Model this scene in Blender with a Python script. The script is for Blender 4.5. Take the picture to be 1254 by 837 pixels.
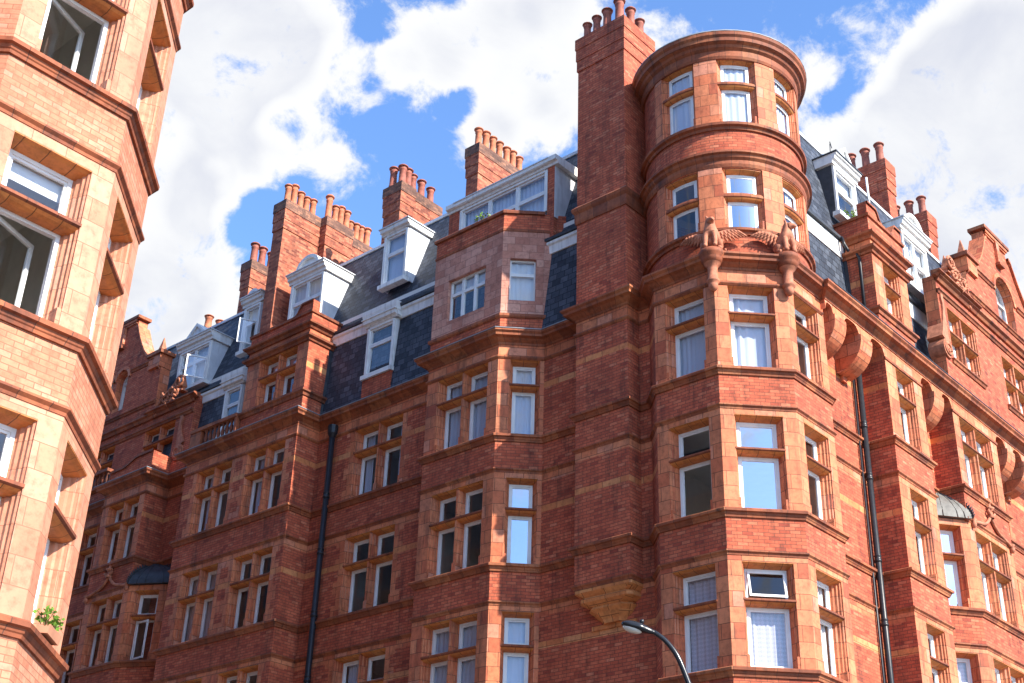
import bpy, bmesh, math, random
from math import sin, cos, pi, radians as R, sqrt, atan2, floor
from mathutils import Vector as V, Matrix

for o in list(bpy.data.objects): bpy.data.objects.remove(o)
sc = bpy.context.scene
col = sc.collection
rnd = random.Random(7)

# ------------------------------------------------------------------ camera
F_PX, W_PX = 1634.87, 1254.0
PITCH, ROLL, AZ = R(28.399), R(1.9486), R(41.9887)
fh = V((cos(AZ), sin(AZ), 0)); rh = V((sin(AZ), -cos(AZ), 0)); zz = V((0, 0, 1))
fwd = cos(PITCH) * fh + sin(PITCH) * zz
up0 = -sin(PITCH) * fh + cos(PITCH) * zz
cr, sr = cos(ROLL), sin(ROLL)
rt = cr * rh + sr * up0; upv = -sr * rh + cr * up0
cam_d = bpy.data.cameras.new('camera'); cam = bpy.data.objects.new('camera', cam_d); col.objects.link(cam)
cam_d.sensor_width = 36; cam_d.lens = F_PX / W_PX * 36; cam_d.clip_end = 3000; cam_d.clip_start = .1
cam.matrix_world = Matrix(((rt.x, upv.x, -fwd.x, 0), (rt.y, upv.y, -fwd.y, 0), (rt.z, upv.z, -fwd.z, 1.65), (0, 0, 0, 1)))
sc.camera = cam
def pix(x, y): return (fwd * F_PX + rt * (x - 627) - upv * (y - 418.5)).normalized()   # a view direction of the real lens

# ------------------------------------------------------------------ light
SUN_EL, SUN_AZ = R(36), R(-0.3)            # azimuth measured from -Y towards -X
sund = V((-sin(SUN_AZ) * cos(SUN_EL), -cos(SUN_AZ) * cos(SUN_EL), sin(SUN_EL)))
sl = bpy.data.lights.new('sun', 'SUN'); sl.energy = 4.3; sl.angle = R(.5); sl.color = (1, .93, .82)
so = bpy.data.objects.new('sun', sl); col.objects.link(so); so.rotation_euler = (-sund).to_track_quat('-Z', 'Y').to_euler(); so.location = (0, -20, 60)
sc.view_settings.view_transform = 'Standard'; sc.view_settings.look = 'None'
sc.view_settings.exposure = 1.35; sc.view_settings.gamma = 1.0; sc.view_settings.use_curve_mapping = False

world = bpy.data.worlds.new('World'); sc.world = world; world.use_nodes = True
nt = world.node_tree; nt.nodes.clear()
def N(t, nt_=None, **kw):
    n = (nt_ or nt).nodes.new(t)
    for k, v in kw.items(): setattr(n, k, v)
    return n
def L(a, b, nt_=None): (nt_ or nt).links.new(a, b)
sky = N('ShaderNodeTexSky', sky_type='NISHITA', sun_disc=False, sun_elevation=SUN_EL, sun_rotation=atan2(sund.x, sund.y) % (2 * pi), air_density=1.0, dust_density=.6, ozone_density=3.0)
tc = N('ShaderNodeTexCoord')
def math_n(op, a, b=None, clamp=False, t=None):
    n = N('ShaderNodeMath', t, operation=op, use_clamp=clamp)
    for i, v in enumerate((a, b)):
        if v is None: continue
        if isinstance(v, (int, float)): n.inputs[i].default_value = v
        else: L(v, n.inputs[i], t)
    return n.outputs[0]
# clouds: cumulus fields at given bearings, broken up by fractal noise over the whole sky
nz1 = N('ShaderNodeTexNoise'); nz1.inputs['Scale'].default_value = 9.0; nz1.inputs['Detail'].default_value = 9; nz1.inputs['Roughness'].default_value = .58; nz1.inputs['Distortion'].default_value = .35
L(tc.outputs['Generated'], nz1.inputs['Vector'])
nz3 = N('ShaderNodeTexNoise'); nz3.inputs['Scale'].default_value = 24; nz3.inputs['Detail'].default_value = 8; nz3.inputs['Roughness'].default_value = .66; nz3.inputs['Distortion'].default_value = .25
L(tc.outputs['Generated'], nz3.inputs['Vector'])
nzs = math_n('ADD', math_n('MULTIPLY', nz1.outputs['Fac'], .5), math_n('MULTIPLY', nz3.outputs['Fac'], .5))
nz2 = N('ShaderNodeTexNoise'); nz2.inputs['Scale'].default_value = 2.3; nz2.inputs['Detail'].default_value = 4
L(tc.outputs['Generated'], nz2.inputs['Vector'])
blobs = [(230, 40, 105, 1), (300, 25, 95, 1), (375, 5, 50, .85), (300, 95, 75, 1), (240, 170, 85, 1), (170, 300, 105, 1), (230, 330, 65, 1), (195, 400, 60, 1), (270, 205, 45, .9), (335, 60, 50, .8), (120, 420, 90, 1),
         (378, 180, 40, .62), (436, 218, 46, .58), (405, 75, 40, .5), (450, 95, 40, .4), (332, 195, 30, .5), (250, 250, 40, .6), 
         (520, 65, 52, .9), (580, 40, 66, 1), (640, 18, 62, 1), (690, 2, 46, .9), (487, 80, 24, .5), (640, 142, 56, .95), (692, 108, 46, .95), (598, 165, 34, .8), (715, 85, 30, .6),
         (820, 50, 34, .6), (1000, 100, 26, .42), (1180, 110, 88, 1), (1245, 40, 78, 1), (1120, 150, 66, 1), (1060, 172, 48, .95), (1200, 225, 125, 1), (1300, 150, 150, 1), (1012, 172, 26, .65), (1110, 240, 80, 1), (1250, 330, 120, 1), (1140, 70, 34, .7),
         (298, 258, 34, -1.1), (345, 150, 26, -.7), (464, 30, 20, -.7), (262, 216, 18, -.6), (560, 130, 22, -.5)]
acc = None
for px, py, rad, w in blobs:
    dv = pix(px, py); ang = math.atan(rad / F_PX)
    d = N('ShaderNodeVectorMath', operation='DOT_PRODUCT'); d.inputs[1].default_value = dv; L(tc.outputs['Generated'], d.inputs[0])
    m = N('ShaderNodeMapRange', interpolation_type='SMOOTHSTEP'); m.inputs['From Min'].default_value = cos(ang * 1.45); m.inputs['From Max'].default_value = cos(ang * .3)
    m.inputs['To Min'].default_value = 0; m.inputs['To Max'].default_value = w; L(d.outputs['Value'], m.inputs['Value'])
    acc = m.outputs[0] if acc is None else math_n('ADD', acc, m.outputs[0])
# scattered clouds elsewhere in the sky (behind the viewer: seen in the windows)
fdot = N('ShaderNodeVectorMath', operation='DOT_PRODUCT'); fdot.inputs[1].default_value = fwd; L(tc.outputs['Generated'], fdot.inputs[0])
away = N('ShaderNodeMapRange'); away.inputs['From Min'].default_value = .86; away.inputs['From Max'].default_value = .7; away.inputs['To Min'].default_value = 0; away.inputs['To Max'].default_value = .42; L(fdot.outputs['Value'], away.inputs['Value'])
n2s = math_n('MULTIPLY', math_n('SUBTRACT', nz2.outputs['Fac'], .47), 4.0)
acc = math_n('ADD', acc, math_n('MULTIPLY', away.outputs[0], n2s))
dens = math_n('ADD', math_n('MINIMUM', acc, 1.5), math_n('MULTIPLY', math_n('SUBTRACT', nzs, .5), 7.2))
mask = N('ShaderNodeMapRange', interpolation_type='SMOOTHSTEP'); mask.inputs['From Min'].default_value = .24; mask.inputs['From Max'].default_value = 1.1; L(dens, mask.inputs['Value'])
thick = N('ShaderNodeMapRange', interpolation_type='SMOOTHSTEP'); thick.inputs['From Min'].default_value = 1.3; thick.inputs['From Max'].default_value = 2.9; L(math_n('ADD', math_n('MINIMUM', acc, 2.2), math_n('MULTIPLY', math_n('SUBTRACT', nz1.outputs['Fac'], .5), 3.0)), thick.inputs['Value'])
ccol = N('ShaderNodeMix', data_type='RGBA'); L(thick.outputs[0], ccol.inputs['Factor']); ccol.inputs[6].default_value = (.392, .396, .402, 1); ccol.inputs[7].default_value = (.285, .297, .338, 1)
SKY_STR = .122
bgs = N('ShaderNodeBackground'); bgs.inputs['Strength'].default_value = SKY_STR
tint = N('ShaderNodeMix', data_type='RGBA', blend_type='MULTIPLY'); tint.inputs['Factor'].default_value = 1; tint.inputs[7].default_value = (.86, 1.04, 1.26, 1)
L(sky.outputs[0], tint.inputs[6]); L(tint.outputs[2], bgs.inputs['Color'])
bgc = N('ShaderNodeBackground'); L(ccol.outputs[2], bgc.inputs['Color']); bgc.inputs['Strength'].default_value = 1.0
mx = N('ShaderNodeMixShader'); L(mask.outputs[0], mx.inputs[0]); L(bgs.outputs[0], mx.inputs[1]); L(bgc.outputs[0], mx.inputs[2])
wo = N('ShaderNodeOutputWorld'); L(mx.outputs[0], wo.inputs[0])

# ------------------------------------------------------------------ materials
def new_mat(name):
    m = bpy.data.materials.new(name); m.use_nodes = True
    t = m.node_tree; b = t.nodes['Principled BSDF']; b.inputs['Roughness'].default_value = .85
    b.inputs['Specular IOR Level'].default_value = .3
    return m, t, b
def ramp(t, fac, stops, interp='LINEAR'):
    n = N('ShaderNodeValToRGB', t); n.color_ramp.interpolation = interp
    els = n.color_ramp.elements
    while len(els) < len(stops): els.new(.5)
    for e, (p, c) in zip(els, stops): e.position = p; e.color = (*c, 1) if len(c) == 3 else c
    L(fac, n.inputs[0], t); return n.outputs[0]
def mixc(t, fac, a, b, mode='MIX'):
    n = N('ShaderNodeMix', t, data_type='RGBA', blend_type=mode)
    for s, v in ((n.inputs['Factor'], fac), (n.inputs[6], a), (n.inputs[7], b)):
        if hasattr(v, 'links'): L(v, s, t)
        else: s.default_value = v if isinstance(v, (int, float)) else (*v, 1)
    return n.outputs[2]
def masonry(name, bw, bh, mortar, pal, mcol, soot=.5, rough=.85, bump=.35, sq=1, offs=.5, msm=.15, sootcol=(.035, .022, .018)):
    m, t, b = new_mat(name)
    uv = N('ShaderNodeTexCoord', t).outputs['UV']; ob = N('ShaderNodeNewGeometry', t).outputs['Position']
    # slightly wobbly joints
    wn = N('ShaderNodeTexNoise', t); wn.inputs['Scale'].default_value = 3; L(ob, wn.inputs['Vector'], t)
    wv = N('ShaderNodeVectorMath', t, operation='MULTIPLY_ADD'); L(wn.outputs['Color'], wv.inputs[0], t); wv.inputs[1].default_value = (.012, .012, 0); L(uv, wv.inputs[2], t)
    br = N('ShaderNodeTexBrick', t); L(wv.outputs[0], br.inputs['Vector'], t)
    br.offset = offs; br.squash = sq
    for k, v in (('Scale', 1), ('Mortar Size', mortar), ('Mortar Smooth', msm), ('Bias', 0), ('Brick Width', bw), ('Row Height', bh)): br.inputs[k].default_value = v
    br.inputs['Color1'].default_value = (0, 0, 0, 1); br.inputs['Color2'].default_value = (1, 1, 1, 1); br.inputs['Mortar'].default_value = (.5, .5, .5, 1)
    c = ramp(t, br.outputs['Color'], pal)
    # cloudy firing colour inside and across the blocks
    n1 = N('ShaderNodeTexNoise', t); n1.inputs['Scale'].default_value = 9; n1.inputs['Detail'].default_value = 6; n1.inputs['Roughness'].default_value = .65; L(ob, n1.inputs['Vector'], t)
    v1 = ramp(t, n1.outputs['Fac'], [(.3, (.62, .58, .56)), (.5, (1, 1, 1)), (.72, (1.18, 1.18, 1.15))])
    c = mixc(t, .8, c, v1, 'MULTIPLY')
    n0 = N('ShaderNodeTexNoise', t); n0.inputs['Scale'].default_value = .7; n0.inputs['Detail'].default_value = 3; L(ob, n0.inputs['Vector'], t)
    c = mixc(t, .7, c, ramp(t, n0.outputs['Fac'], [(.3, (.72, .68, .68)), (.65, (1.1, 1.1, 1.1))]), 'MULTIPLY')
    c = mixc(t, br.outputs['Fac'], c, mcol)
    # soot: streaks running down and patches, with a shape of their own
    mp = N('ShaderNodeMapping', t); mp.inputs['Scale'].default_value = (2.6, 2.6, .55); L(ob, mp.inputs['Vector'], t)
    n2 = N('ShaderNodeTexNoise', t); n2.inputs['Scale'].default_value = 1.3; n2.inputs['Detail'].default_value = 8; n2.inputs['Roughness'].default_value = .68; L(mp.outputs[0], n2.inputs['Vector'], t)
    sf = ramp(t, n2.outputs['Fac'], [(.5, (0, 0, 0)), (.74, (1, 1, 1))])
    n4 = N('ShaderNodeTexNoise', t); n4.inputs['Scale'].default_value = .45; n4.inputs['Detail'].default_value = 9; n4.inputs['Roughness'].default_value = .72; L(ob, n4.inputs['Vector'], t)
    bl = ramp(t, n4.outputs['Fac'], [(.5, (0, 0, 0)), (.72, (.55, .55, .55))])
    sfm = math_n('MULTIPLY', math_n('MAXIMUM', sf, bl, t=t), soot, t=t)
    c = mixc(t, sfm, c, sootcol)
    L(c, b.inputs['Base Color'], t); b.inputs['Roughness'].default_value = rough
    if bump:
        h = math_n('SUBTRACT', math_n('MULTIPLY', n1.outputs['Fac'], .5, t=t), br.outputs['Fac'], t=t)
        bp = N('ShaderNodeBump', t); bp.inputs['Strength'].default_value = bump; bp.inputs['Distance'].default_value = .012; L(h, bp.inputs['Height'], t); L(bp.outputs[0], b.inputs['Normal'], t)
    return m
BRICK = masonry('red_brick', .228, .079, .0075, [(0, (.30, .058, .034)), (.1, (.43, .09, .044)), (.5, (.51, .115, .056)), (.88, (.55, .14, .068)), (1, (.58, .19, .10))], (.19, .06, .036), .72)
BRICKN = masonry('pale_orange_brick', .228, .079, .0065, [(0, (.48, .165, .095)), (.3, (.53, .195, .11)), (.7, (.55, .215, .125)), (1, (.58, .25, .16))], (.28, .12, .07), .12)
TERRA = masonry('terracotta_blocks', .47, .335, .0065, [(0, (.44, .10, .046)), (.15, (.56, .152, .066)), (.5, (.61, .19, .082)), (.85, (.63, .222, .105)), (1, (.61, .245, .15))], (.11, .04, .02), .72, .7, .3)
TERRAN = masonry('pale_terracotta_blocks', .47, .335, .0055, [(0, (.51, .20, .115)), (.3, (.55, .235, .14)), (.7, (.565, .255, .155)), (1, (.58, .29, .195))], (.30, .12, .07), .25, .7, .3)
BUFFGLOW = masonry('bounce_lit_buff_terracotta', .36, .6, .007, [(0, (.57, .185, .05)), (.5, (.61, .235, .065)), (1, (.62, .27, .09))], (.16, .06, .02), .4, .55, .3)  # cleaner buff soffit blocks, with warm bounce light put into the colour
CORB = masonry('orange_corbel_terracotta', .62, .31, .008, [(0, (.56, .19, .06)), (.5, (.60, .22, .07)), (1, (.60, .25, .09))], (.14, .05, .02), .45, .6, .35)
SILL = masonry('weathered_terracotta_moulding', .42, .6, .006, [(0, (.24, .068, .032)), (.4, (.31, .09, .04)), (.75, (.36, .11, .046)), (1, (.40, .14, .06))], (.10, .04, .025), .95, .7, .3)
PINK = masonry('pink_terracotta_blocks', .40, .235, .007, [(0, (.42, .17, .12)), (.4, (.50, .23, .165)), (.8, (.55, .27, .20)), (1, (.58, .31, .23))], (.26, .12, .09), .25, .8, .3)
SLATE = masonry('blue_grey_slates', .27, .19, .011, [(0, (.038, .045, .06)), (.5, (.062, .073, .096)), (1, (.10, .113, .14))], (.022, .025, .032), .25, .5, .8, sootcol=(.05, .05, .055))
SOOTY = masonry('sooty_cap_brick', .228, .079, .006, [(0, (.12, .06, .045)), (.5, (.22, .105, .07)), (1, (.32, .15, .09))], (.13, .08, .06), .8)
CHIM = masonry('chimney_brick', .228, .079, .006, [(0, (.20, .05, .03)), (.4, (.38, .105, .055)), (.75, (.46, .145, .075)), (1, (.52, .20, .11))], (.25, .12, .08), .55)
SLATE.node_tree.nodes['Principled BSDF'].inputs['Specular IOR Level'].default_value = .12
def plain(name, c, rough=.5, metal=0, var=.25, vscale=4, bump=.1, streak=0):
    m, t, b = new_mat(name); ob = N('ShaderNodeNewGeometry', t).outputs['Position']
    n = N('ShaderNodeTexNoise', t); n.inputs['Scale'].default_value = vscale; n.inputs['Detail'].default_value = 7; L(ob, n.inputs['Vector'], t)
    cc = mixc(t, 1.0, c, ramp(t, n.outputs['Fac'], [(.25, (1 - var,) * 3), (.7, (1 + var * .4,) * 3)]), 'MULTIPLY')
    if streak:
        mp = N('ShaderNodeMapping', t); mp.inputs['Scale'].default_value = (9, 9, .8); L(ob, mp.inputs['Vector'], t)
        n2 = N('ShaderNodeTexNoise', t); n2.inputs['Scale'].default_value = 1.2; n2.inputs['Detail'].default_value = 5; L(mp.outputs[0], n2.inputs['Vector'], t)
        cc = mixc(t, math_n('MULTIPLY', ramp(t, n2.outputs['Fac'], [(.5, (0, 0, 0)), (.75, (1, 1, 1))]), streak, t=t), cc, (.16, .14, .12))
    L(cc, b.inputs['Base Color'], t); b.inputs['Roughness'].default_value = rough; b.inputs['Metallic'].default_value = metal
    if bump:
        bp = N('ShaderNodeBump', t); bp.inputs['Strength'].default_value = bump; bp.inputs['Distance'].default_value = .02; L(n.outputs['Fac'], bp.inputs['Height'], t); L(bp.outputs[0], b.inputs['Normal'], t)
    return m
WHITE = plain('white_paint', (.78, .77, .74), .45, var=.12, streak=.35)
FRAME = plain('window_white_paint', (.76, .76, .75), .4, var=.1, streak=.12)
LEAD = plain('grey_lead_sheet', (.24, .255, .28), .5, .0, .25, 3, streak=.3)
CHEEK = plain('white_lead_cheek', (.62, .64, .67), .55, .0, .2, 3, streak=.3)
OLDLEAD = plain('weathered_lead_roof', (.16, .155, .14), .6, 0, .45, 5, streak=.4)
DARKLEAD = plain('dark_lead_roof', (.05, .055, .065), .5, .0, .4, 6)
IRON = plain('black_iron_paint', (.022, .022, .026), .38, .0, .3, 10)
POT = plain('terracotta_pot_clay', (.50, .17, .085), .75, 0, .45, 8)
POTD = plain('dark_red_pot_clay', (.33, .105, .07), .7, 0, .45, 8)
STATUE = plain('carved_terracotta', (.46, .17, .095), .75, 0, .5, 7, .35)
INT = plain('interior_plaster', (.72, .69, .64), .9, 0, .1)
LEAF = plain('leaf_green', (.14, .27, .035), .5, 0, .5, 30)
STEM = plain('plant_stem', (.16, .12, .05), .7)
CLAYBOX = plain('clay_trough', (.48, .22, .13), .8)
ASPHALT = plain('asphalt', (.055, .055, .057), .9, 0, .4, 20)
PAVE = masonry('paving_slabs', .9, .6, .01, [(0, (.34, .32, .28)), (1, (.46, .43, .38))], (.12, .12, .11), .2)
KERB = plain('granite_kerb', (.30, .29, .28), .8, 0, .3, 30)
LINE = plain('road_line_paint', (.72, .70, .62), .7, 0, .3, 15)
LAMPG = plain('black_lamp_paint', (.02, .022, .027), .22, 0, .3, 5, .02)
LENS, _t, _b = new_mat('lamp_lens'); _b.inputs['Base Color'].default_value = (.62, .62, .56, 1); _b.inputs['Roughness'].default_value = .18; _b.inputs['Specular IOR Level'].default_value = .6
def glass(name='window_glass', k=.9, base=.085):
    m, t, b = new_mat(name); t.nodes.remove(b)
    ob = N('ShaderNodeNewGeometry', t).outputs['Position']
    n = N('ShaderNodeTexNoise', t); n.inputs['Scale'].default_value = .9; n.inputs['Detail'].default_value = 1; L(ob, n.inputs['Vector'], t)
    bp = N('ShaderNodeBump', t); bp.inputs['Strength'].default_value = .12; bp.inputs['Distance'].default_value = .03; L(n.outputs['Fac'], bp.inputs['Height'], t)
    lw = N('ShaderNodeLayerWeight', t); lw.inputs['Blend'].default_value = .5; L(bp.outputs[0], lw.inputs['Normal'], t)
    f = math_n('ADD', math_n('MULTIPLY', math_n('POWER', lw.outputs['Facing'], 4.0, t=t), k, t=t), base, True, t=t)
    tr = N('ShaderNodeBsdfTransparent', t); tr.inputs[0].default_value = (.95, .97, .98, 1)
    gl = N('ShaderNodeBsdfGlossy', t); gl.inputs['Roughness'].default_value = .012; gl.inputs['Color'].default_value = (.95, .97, 1, 1); L(bp.outputs[0], gl.inputs['Normal'], t)
    mm = N('ShaderNodeMixShader', t); L(f, mm.inputs[0], t); L(tr.outputs[0], mm.inputs[1], t); L(gl.outputs[0], mm.inputs[2], t)
    L(mm.outputs[0], t.nodes['Material Output'].inputs[0], t); return m
GLASS = glass(); GLASSR = glass('bright_reflecting_glass', .6, .5)
def cloth(name, c, lace=False):
    m, t, b = new_mat(name)
    df = N('ShaderNodeBsdfDiffuse', t); tl = N('ShaderNodeBsdfTranslucent', t); mm = N('ShaderNodeMixShader', t); mm.inputs[0].default_value = .3
    cc = c
    if lace:
        uv = N('ShaderNodeTexCoord', t).outputs['UV']
        mp = N('ShaderNodeMapping', t); mp.inputs['Rotation'].default_value = (0, 0, R(45)); L(uv, mp.inputs['Vector'], t)
        ch = N('ShaderNodeTexChecker', t); ch.inputs['Scale'].default_value = 15; L(mp.outputs[0], ch.inputs['Vector'], t)
        cc = mixc(t, ch.outputs['Fac'], [v * .84 for v in c], c)
    for s in (df, tl):
        if isinstance(cc, (tuple, list)): s.inputs[0].default_value = (*cc, 1)
        else: L(cc, s.inputs[0], t)
    L(df.outputs[0], mm.inputs[1], t); L(tl.outputs[0], mm.inputs[2], t); L(mm.outputs[0], t.nodes['Material Output'].inputs[0], t)
    return m
NET = cloth('net_curtain_cloth', (.64, .70, .84)); LACE = cloth('lace_curtain_cloth', (.66, .64, .74), True); PALE = cloth('pale_blind_cloth', (.82, .83, .84)); ROSE = cloth('rosy_curtain_cloth', (.68, .56, .56))
BAND = masonry('clean_band_terracotta', .52, .6, .006, [(0, (.56, .175, .065)), (.5, (.62, .235, .085)), (1, (.64, .28, .12))], (.14, .05, .025), .4, .7, .3)
MATS = [BRICK, TERRA, SILL, BAND]

# ------------------------------------------------------------------ mesh builder
class Fr:                                   # a wall's own axes: u along it, d outwards, z up
    def __init__(s, o, u, n): s.o = V((o[0], o[1], 0)); s.u = V((u[0], u[1], 0)).normalized(); s.n = V((n[0], n[1], 0)).normalized()
    def P(s, u, d, z): return s.o + s.u * u + s.n * d + V((0, 0, z))
    def seg(s, a, b): return 1
class Cyl:
    def __init__(s, c, r, a0): s.c = V((c[0], c[1], 0)); s.r = r; s.a0 = a0
    def P(s, u, d, z):
        a = s.a0 + u / s.r; return s.c + V((cos(a) * (s.r + d), sin(a) * (s.r + d), z))
    def seg(s, a, b): return max(1, int(abs(b - a) / .11 + .5))
class Shallow:                              # the same wall axes with recesses cut to a fraction of their depth
    def __init__(s, fr, k): s.f = fr; s.k = k
    def P(s, u, d, z): return s.f.P(u, d * s.k if d < 0 else d, z)
    def seg(s, a, b): return s.f.seg(a, b)
def LF(X): return Fr((X, 0), (0, 1), (-1, 0))
def RF(Y): return Fr((0, Y), (1, 0), (0, -1))
def OF(p, q, side=1):                       # frame along p->q ; outward on the left of the walk
    d = V((q[0] - p[0], q[1] - p[1], 0)).normalized(); return Fr(p, d, (-d.y * side, d.x * side))
class MB:
    def __init__(s): s.v = []; s.f = []; s.m = []; s.uv = []; s.sm = []
    def face(s, pts, m=0, uv=None, smooth=False):
        i = len(s.v); s.v += [V(p) for p in pts]; s.f.append(tuple(range(i, i + len(pts)))); s.m.append(m); s.sm.append(smooth)
        if uv is None:
            n = V((0, 0, 0))
            for k in range(len(pts)):
                a, b = V(pts[k]), V(pts[(k + 1) % len(pts)]); n += a.cross(b)
            n = n.normalized() if n.length > 1e-12 else V((0, 0, 1))
            if abs(n.z) < .75:
                t = V((-n.y, n.x, 0)).normalized(); w = n.cross(t)
                if w.z < 0: w = -w
            else:
                e = max(((V(pts[(k + 1) % len(pts)]) - V(pts[k])) for k in range(len(pts))), key=lambda q: q.length)
                t = V((e.x, e.y, 0)).normalized() if V((e.x, e.y, 0)).length > 1e-9 else V((1, 0, 0)); w = n.cross(t)
            uv = [(V(p).dot(t), V(p).dot(w)) for p in pts]
        s.uv.append(uv)
    def box(s, fr, u0, u1, d0, d1, z0, z1, m=0): s.ext_u(fr, [(d0, z0), (d1, z0), (d1, z1), (d0, z1)], u0, u1, m)
    def ext_u(s, fr, prof, u0, u1, m=0, close=True, smooth=False, caps=True):
        k = fr.seg(u0, u1); us = [u0 + (u1 - u0) * i / k for i in range(k + 1)]
        n = len(prof); acc = [0]
        for i in range(n): acc.append(acc[-1] + math.hypot(prof[(i + 1) % n][0] - prof[i][0], prof[(i + 1) % n][1] - prof[i][1]))
        for a, b in zip(us, us[1:]):
            for i in range(n if close else n - 1):
                p, q = prof[i], prof[(i + 1) % n]
                s.face([fr.P(a, *p), fr.P(b, *p), fr.P(b, *q), fr.P(a, *q)], m, [(a, acc[i]), (b, acc[i]), (b, acc[i + 1]), (a, acc[i + 1])], smooth)
        if close and caps:
            s.face([fr.P(u0, *p) for p in prof], m); s.face([fr.P(u1, *p) for p in prof], m)
    def ext_z(s, fr, prof, z0, z1, m=0):    # prof in (u,d)
        n = len(prof)
        for i in range(n):
            p, q = prof[i], prof[(i + 1) % n]
            s.face([fr.P(*p, z0), fr.P(*q, z0), fr.P(*q, z1), fr.P(*p, z1)], m)
        s.face([fr.P(*p, z0) for p in prof], m); s.face([fr.P(*p, z1) for p in prof], m)
    def ext_d(s, fr, prof, d0, d1, m=0, smooth=False, back=True):     # prof in (u,z)
        n = len(prof)
        for i in range(n):
            (ua, za), (ub, zb) = prof[i], prof[(i + 1) % n]
            s.face([fr.P(ua, d0, za), fr.P(ub, d0, zb), fr.P(ub, d1, zb), fr.P(ua, d1, za)], m, None, smooth)
        s.face([fr.P(u, d1, z) for u, z in prof], m)
        if back: s.face([fr.P(u, d0, z) for u, z in prof], m)
    def bar(s, pts, w, m=0):                # square section bar through points
        for a, b in zip(pts, pts[1:]): s.tube([a, b], w * .7, m, 4)
    def tube(s, pts, r, m=0, seg=10, smooth=True, caps=True):
        pts = [V(p) for p in pts]; rs = r if isinstance(r, (list, tuple)) else [r] * len(pts); rings = []
        for i, p in enumerate(pts):
            t = (pts[min(i + 1, len(pts) - 1)] - pts[max(i - 1, 0)]).normalized()
            a = t.cross(V((0, 0, 1))) if abs(t.z) < .95 else t.cross(V((1, 0, 0)))
            a.normalize(); b = t.cross(a)
            rings.append([p + (a * cos(2 * pi * k / seg) + b * sin(2 * pi * k / seg)) * rs[i] for k in range(seg)])
        for r0, r1 in zip(rings, rings[1:]):
            for k in range(seg): s.face([r0[k], r0[(k + 1) % seg], r1[(k + 1) % seg], r1[k]], m, None, smooth)
        if caps: s.face(rings[0], m); s.face(rings[-1], m)
    def lathe(s, c, prof, seg=16, m=0, smooth=True, a0=0, a1=2 * pi):
        c = V(c); rr = [[c + V((r * cos(a0 + (a1 - a0) * k / seg), r * sin(a0 + (a1 - a0) * k / seg), z)) for k in range(seg + 1)] for r, z in prof]
        acc = 0
        for i in range(len(prof) - 1):
            ln = math.hypot(prof[i + 1][0] - prof[i][0], prof[i + 1][1] - prof[i][1]); rm = max(prof[i][0], prof[i + 1][0])
            for k in range(seg):
                ua, ub = rm * (a1 - a0) * k / seg, rm * (a1 - a0) * (k + 1) / seg
                s.face([rr[i][k], rr[i][k + 1], rr[i + 1][k + 1], rr[i + 1][k]], m, [(ua, acc), (ub, acc), (ub, acc + ln), (ua, acc + ln)], smooth)
            acc += ln
    def sweep(s, path, prof, m=0, close=True, zoff=0):       # prof (d,z), d outwards = left of the walk; mitred corners
        pts = [V((p[0], p[1])) for p in path]; n = len(pts); mit = []
        for i in range(n):
            d0 = (pts[i] - pts[i - 1]).normalized() if i else None; d1 = (pts[i + 1] - pts[i]).normalized() if i < n - 1 else None
            d0 = d0 or d1; d1 = d1 or d0
            n0, n1 = V((-d0.y, d0.x)), V((-d1.y, d1.x)); b = (n0 + n1).normalized(); mit.append(b / max(.3, b.dot(n0)))
        cum = [0]
        for i in range(n - 1): cum.append(cum[-1] + (pts[i + 1] - pts[i]).length)
        k = len(prof); acc = [0]
        for j in range(k): acc.append(acc[-1] + math.hypot(prof[(j + 1) % k][0] - prof[j][0], prof[(j + 1) % k][1] - prof[j][1]))
        W = lambda i, p: V((pts[i].x + mit[i].x * p[0], pts[i].y + mit[i].y * p[0], p[1] + zoff))
        for i in range(n - 1):
            for j in range(k if close else k - 1):
                p, q = prof[j], prof[(j + 1) % k]
                s.face([W(i, p), W(i + 1, p), W(i + 1, q), W(i, q)], m, [(cum[i], acc[j]), (cum[i + 1], acc[j]), (cum[i + 1], acc[j + 1]), (cum[i], acc[j + 1])])
        if close: s.face([W(0, p) for p in prof], m); s.face([W(n - 1, p) for p in prof], m)
    def build(s, name, mats, parent=None, merge=True):
        me = bpy.data.meshes.new(name); me.from_pydata([tuple(p) for p in s.v], [], s.f)
        for mt in (mats if isinstance(mats, (list, tuple)) else [mats]): me.materials.append(mt)
        ul = me.uv_layers.new(name='UVMap'); k = 0
        for p, m, uv, sm in zip(me.polygons, s.m, s.uv, s.sm):
            p.material_index = m; p.use_smooth = sm
            for q in uv: ul.data[k].uv = q; k += 1
        if merge:
            b = bmesh.new(); b.from_mesh(me); bmesh.ops.remove_doubles(b, verts=b.verts, dist=.0004); bmesh.ops.recalc_face_normals(b, faces=b.faces); b.to_mesh(me); b.free()
        o = bpy.data.objects.new(name, me); col.objects.link(o)
        if parent: o.parent = parent
        return o
def empty(name, loc=(0, 0, 0)):
    o = bpy.data.objects.new(name, None); o.location = loc; col.objects.link(o); return o
def tag(o, label, cat, group=None, kind=None):
    if label: o['label'] = label
    if cat: o['category'] = cat
    if group: o['group'] = group
    if kind: o['kind'] = kind
    return o

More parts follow.
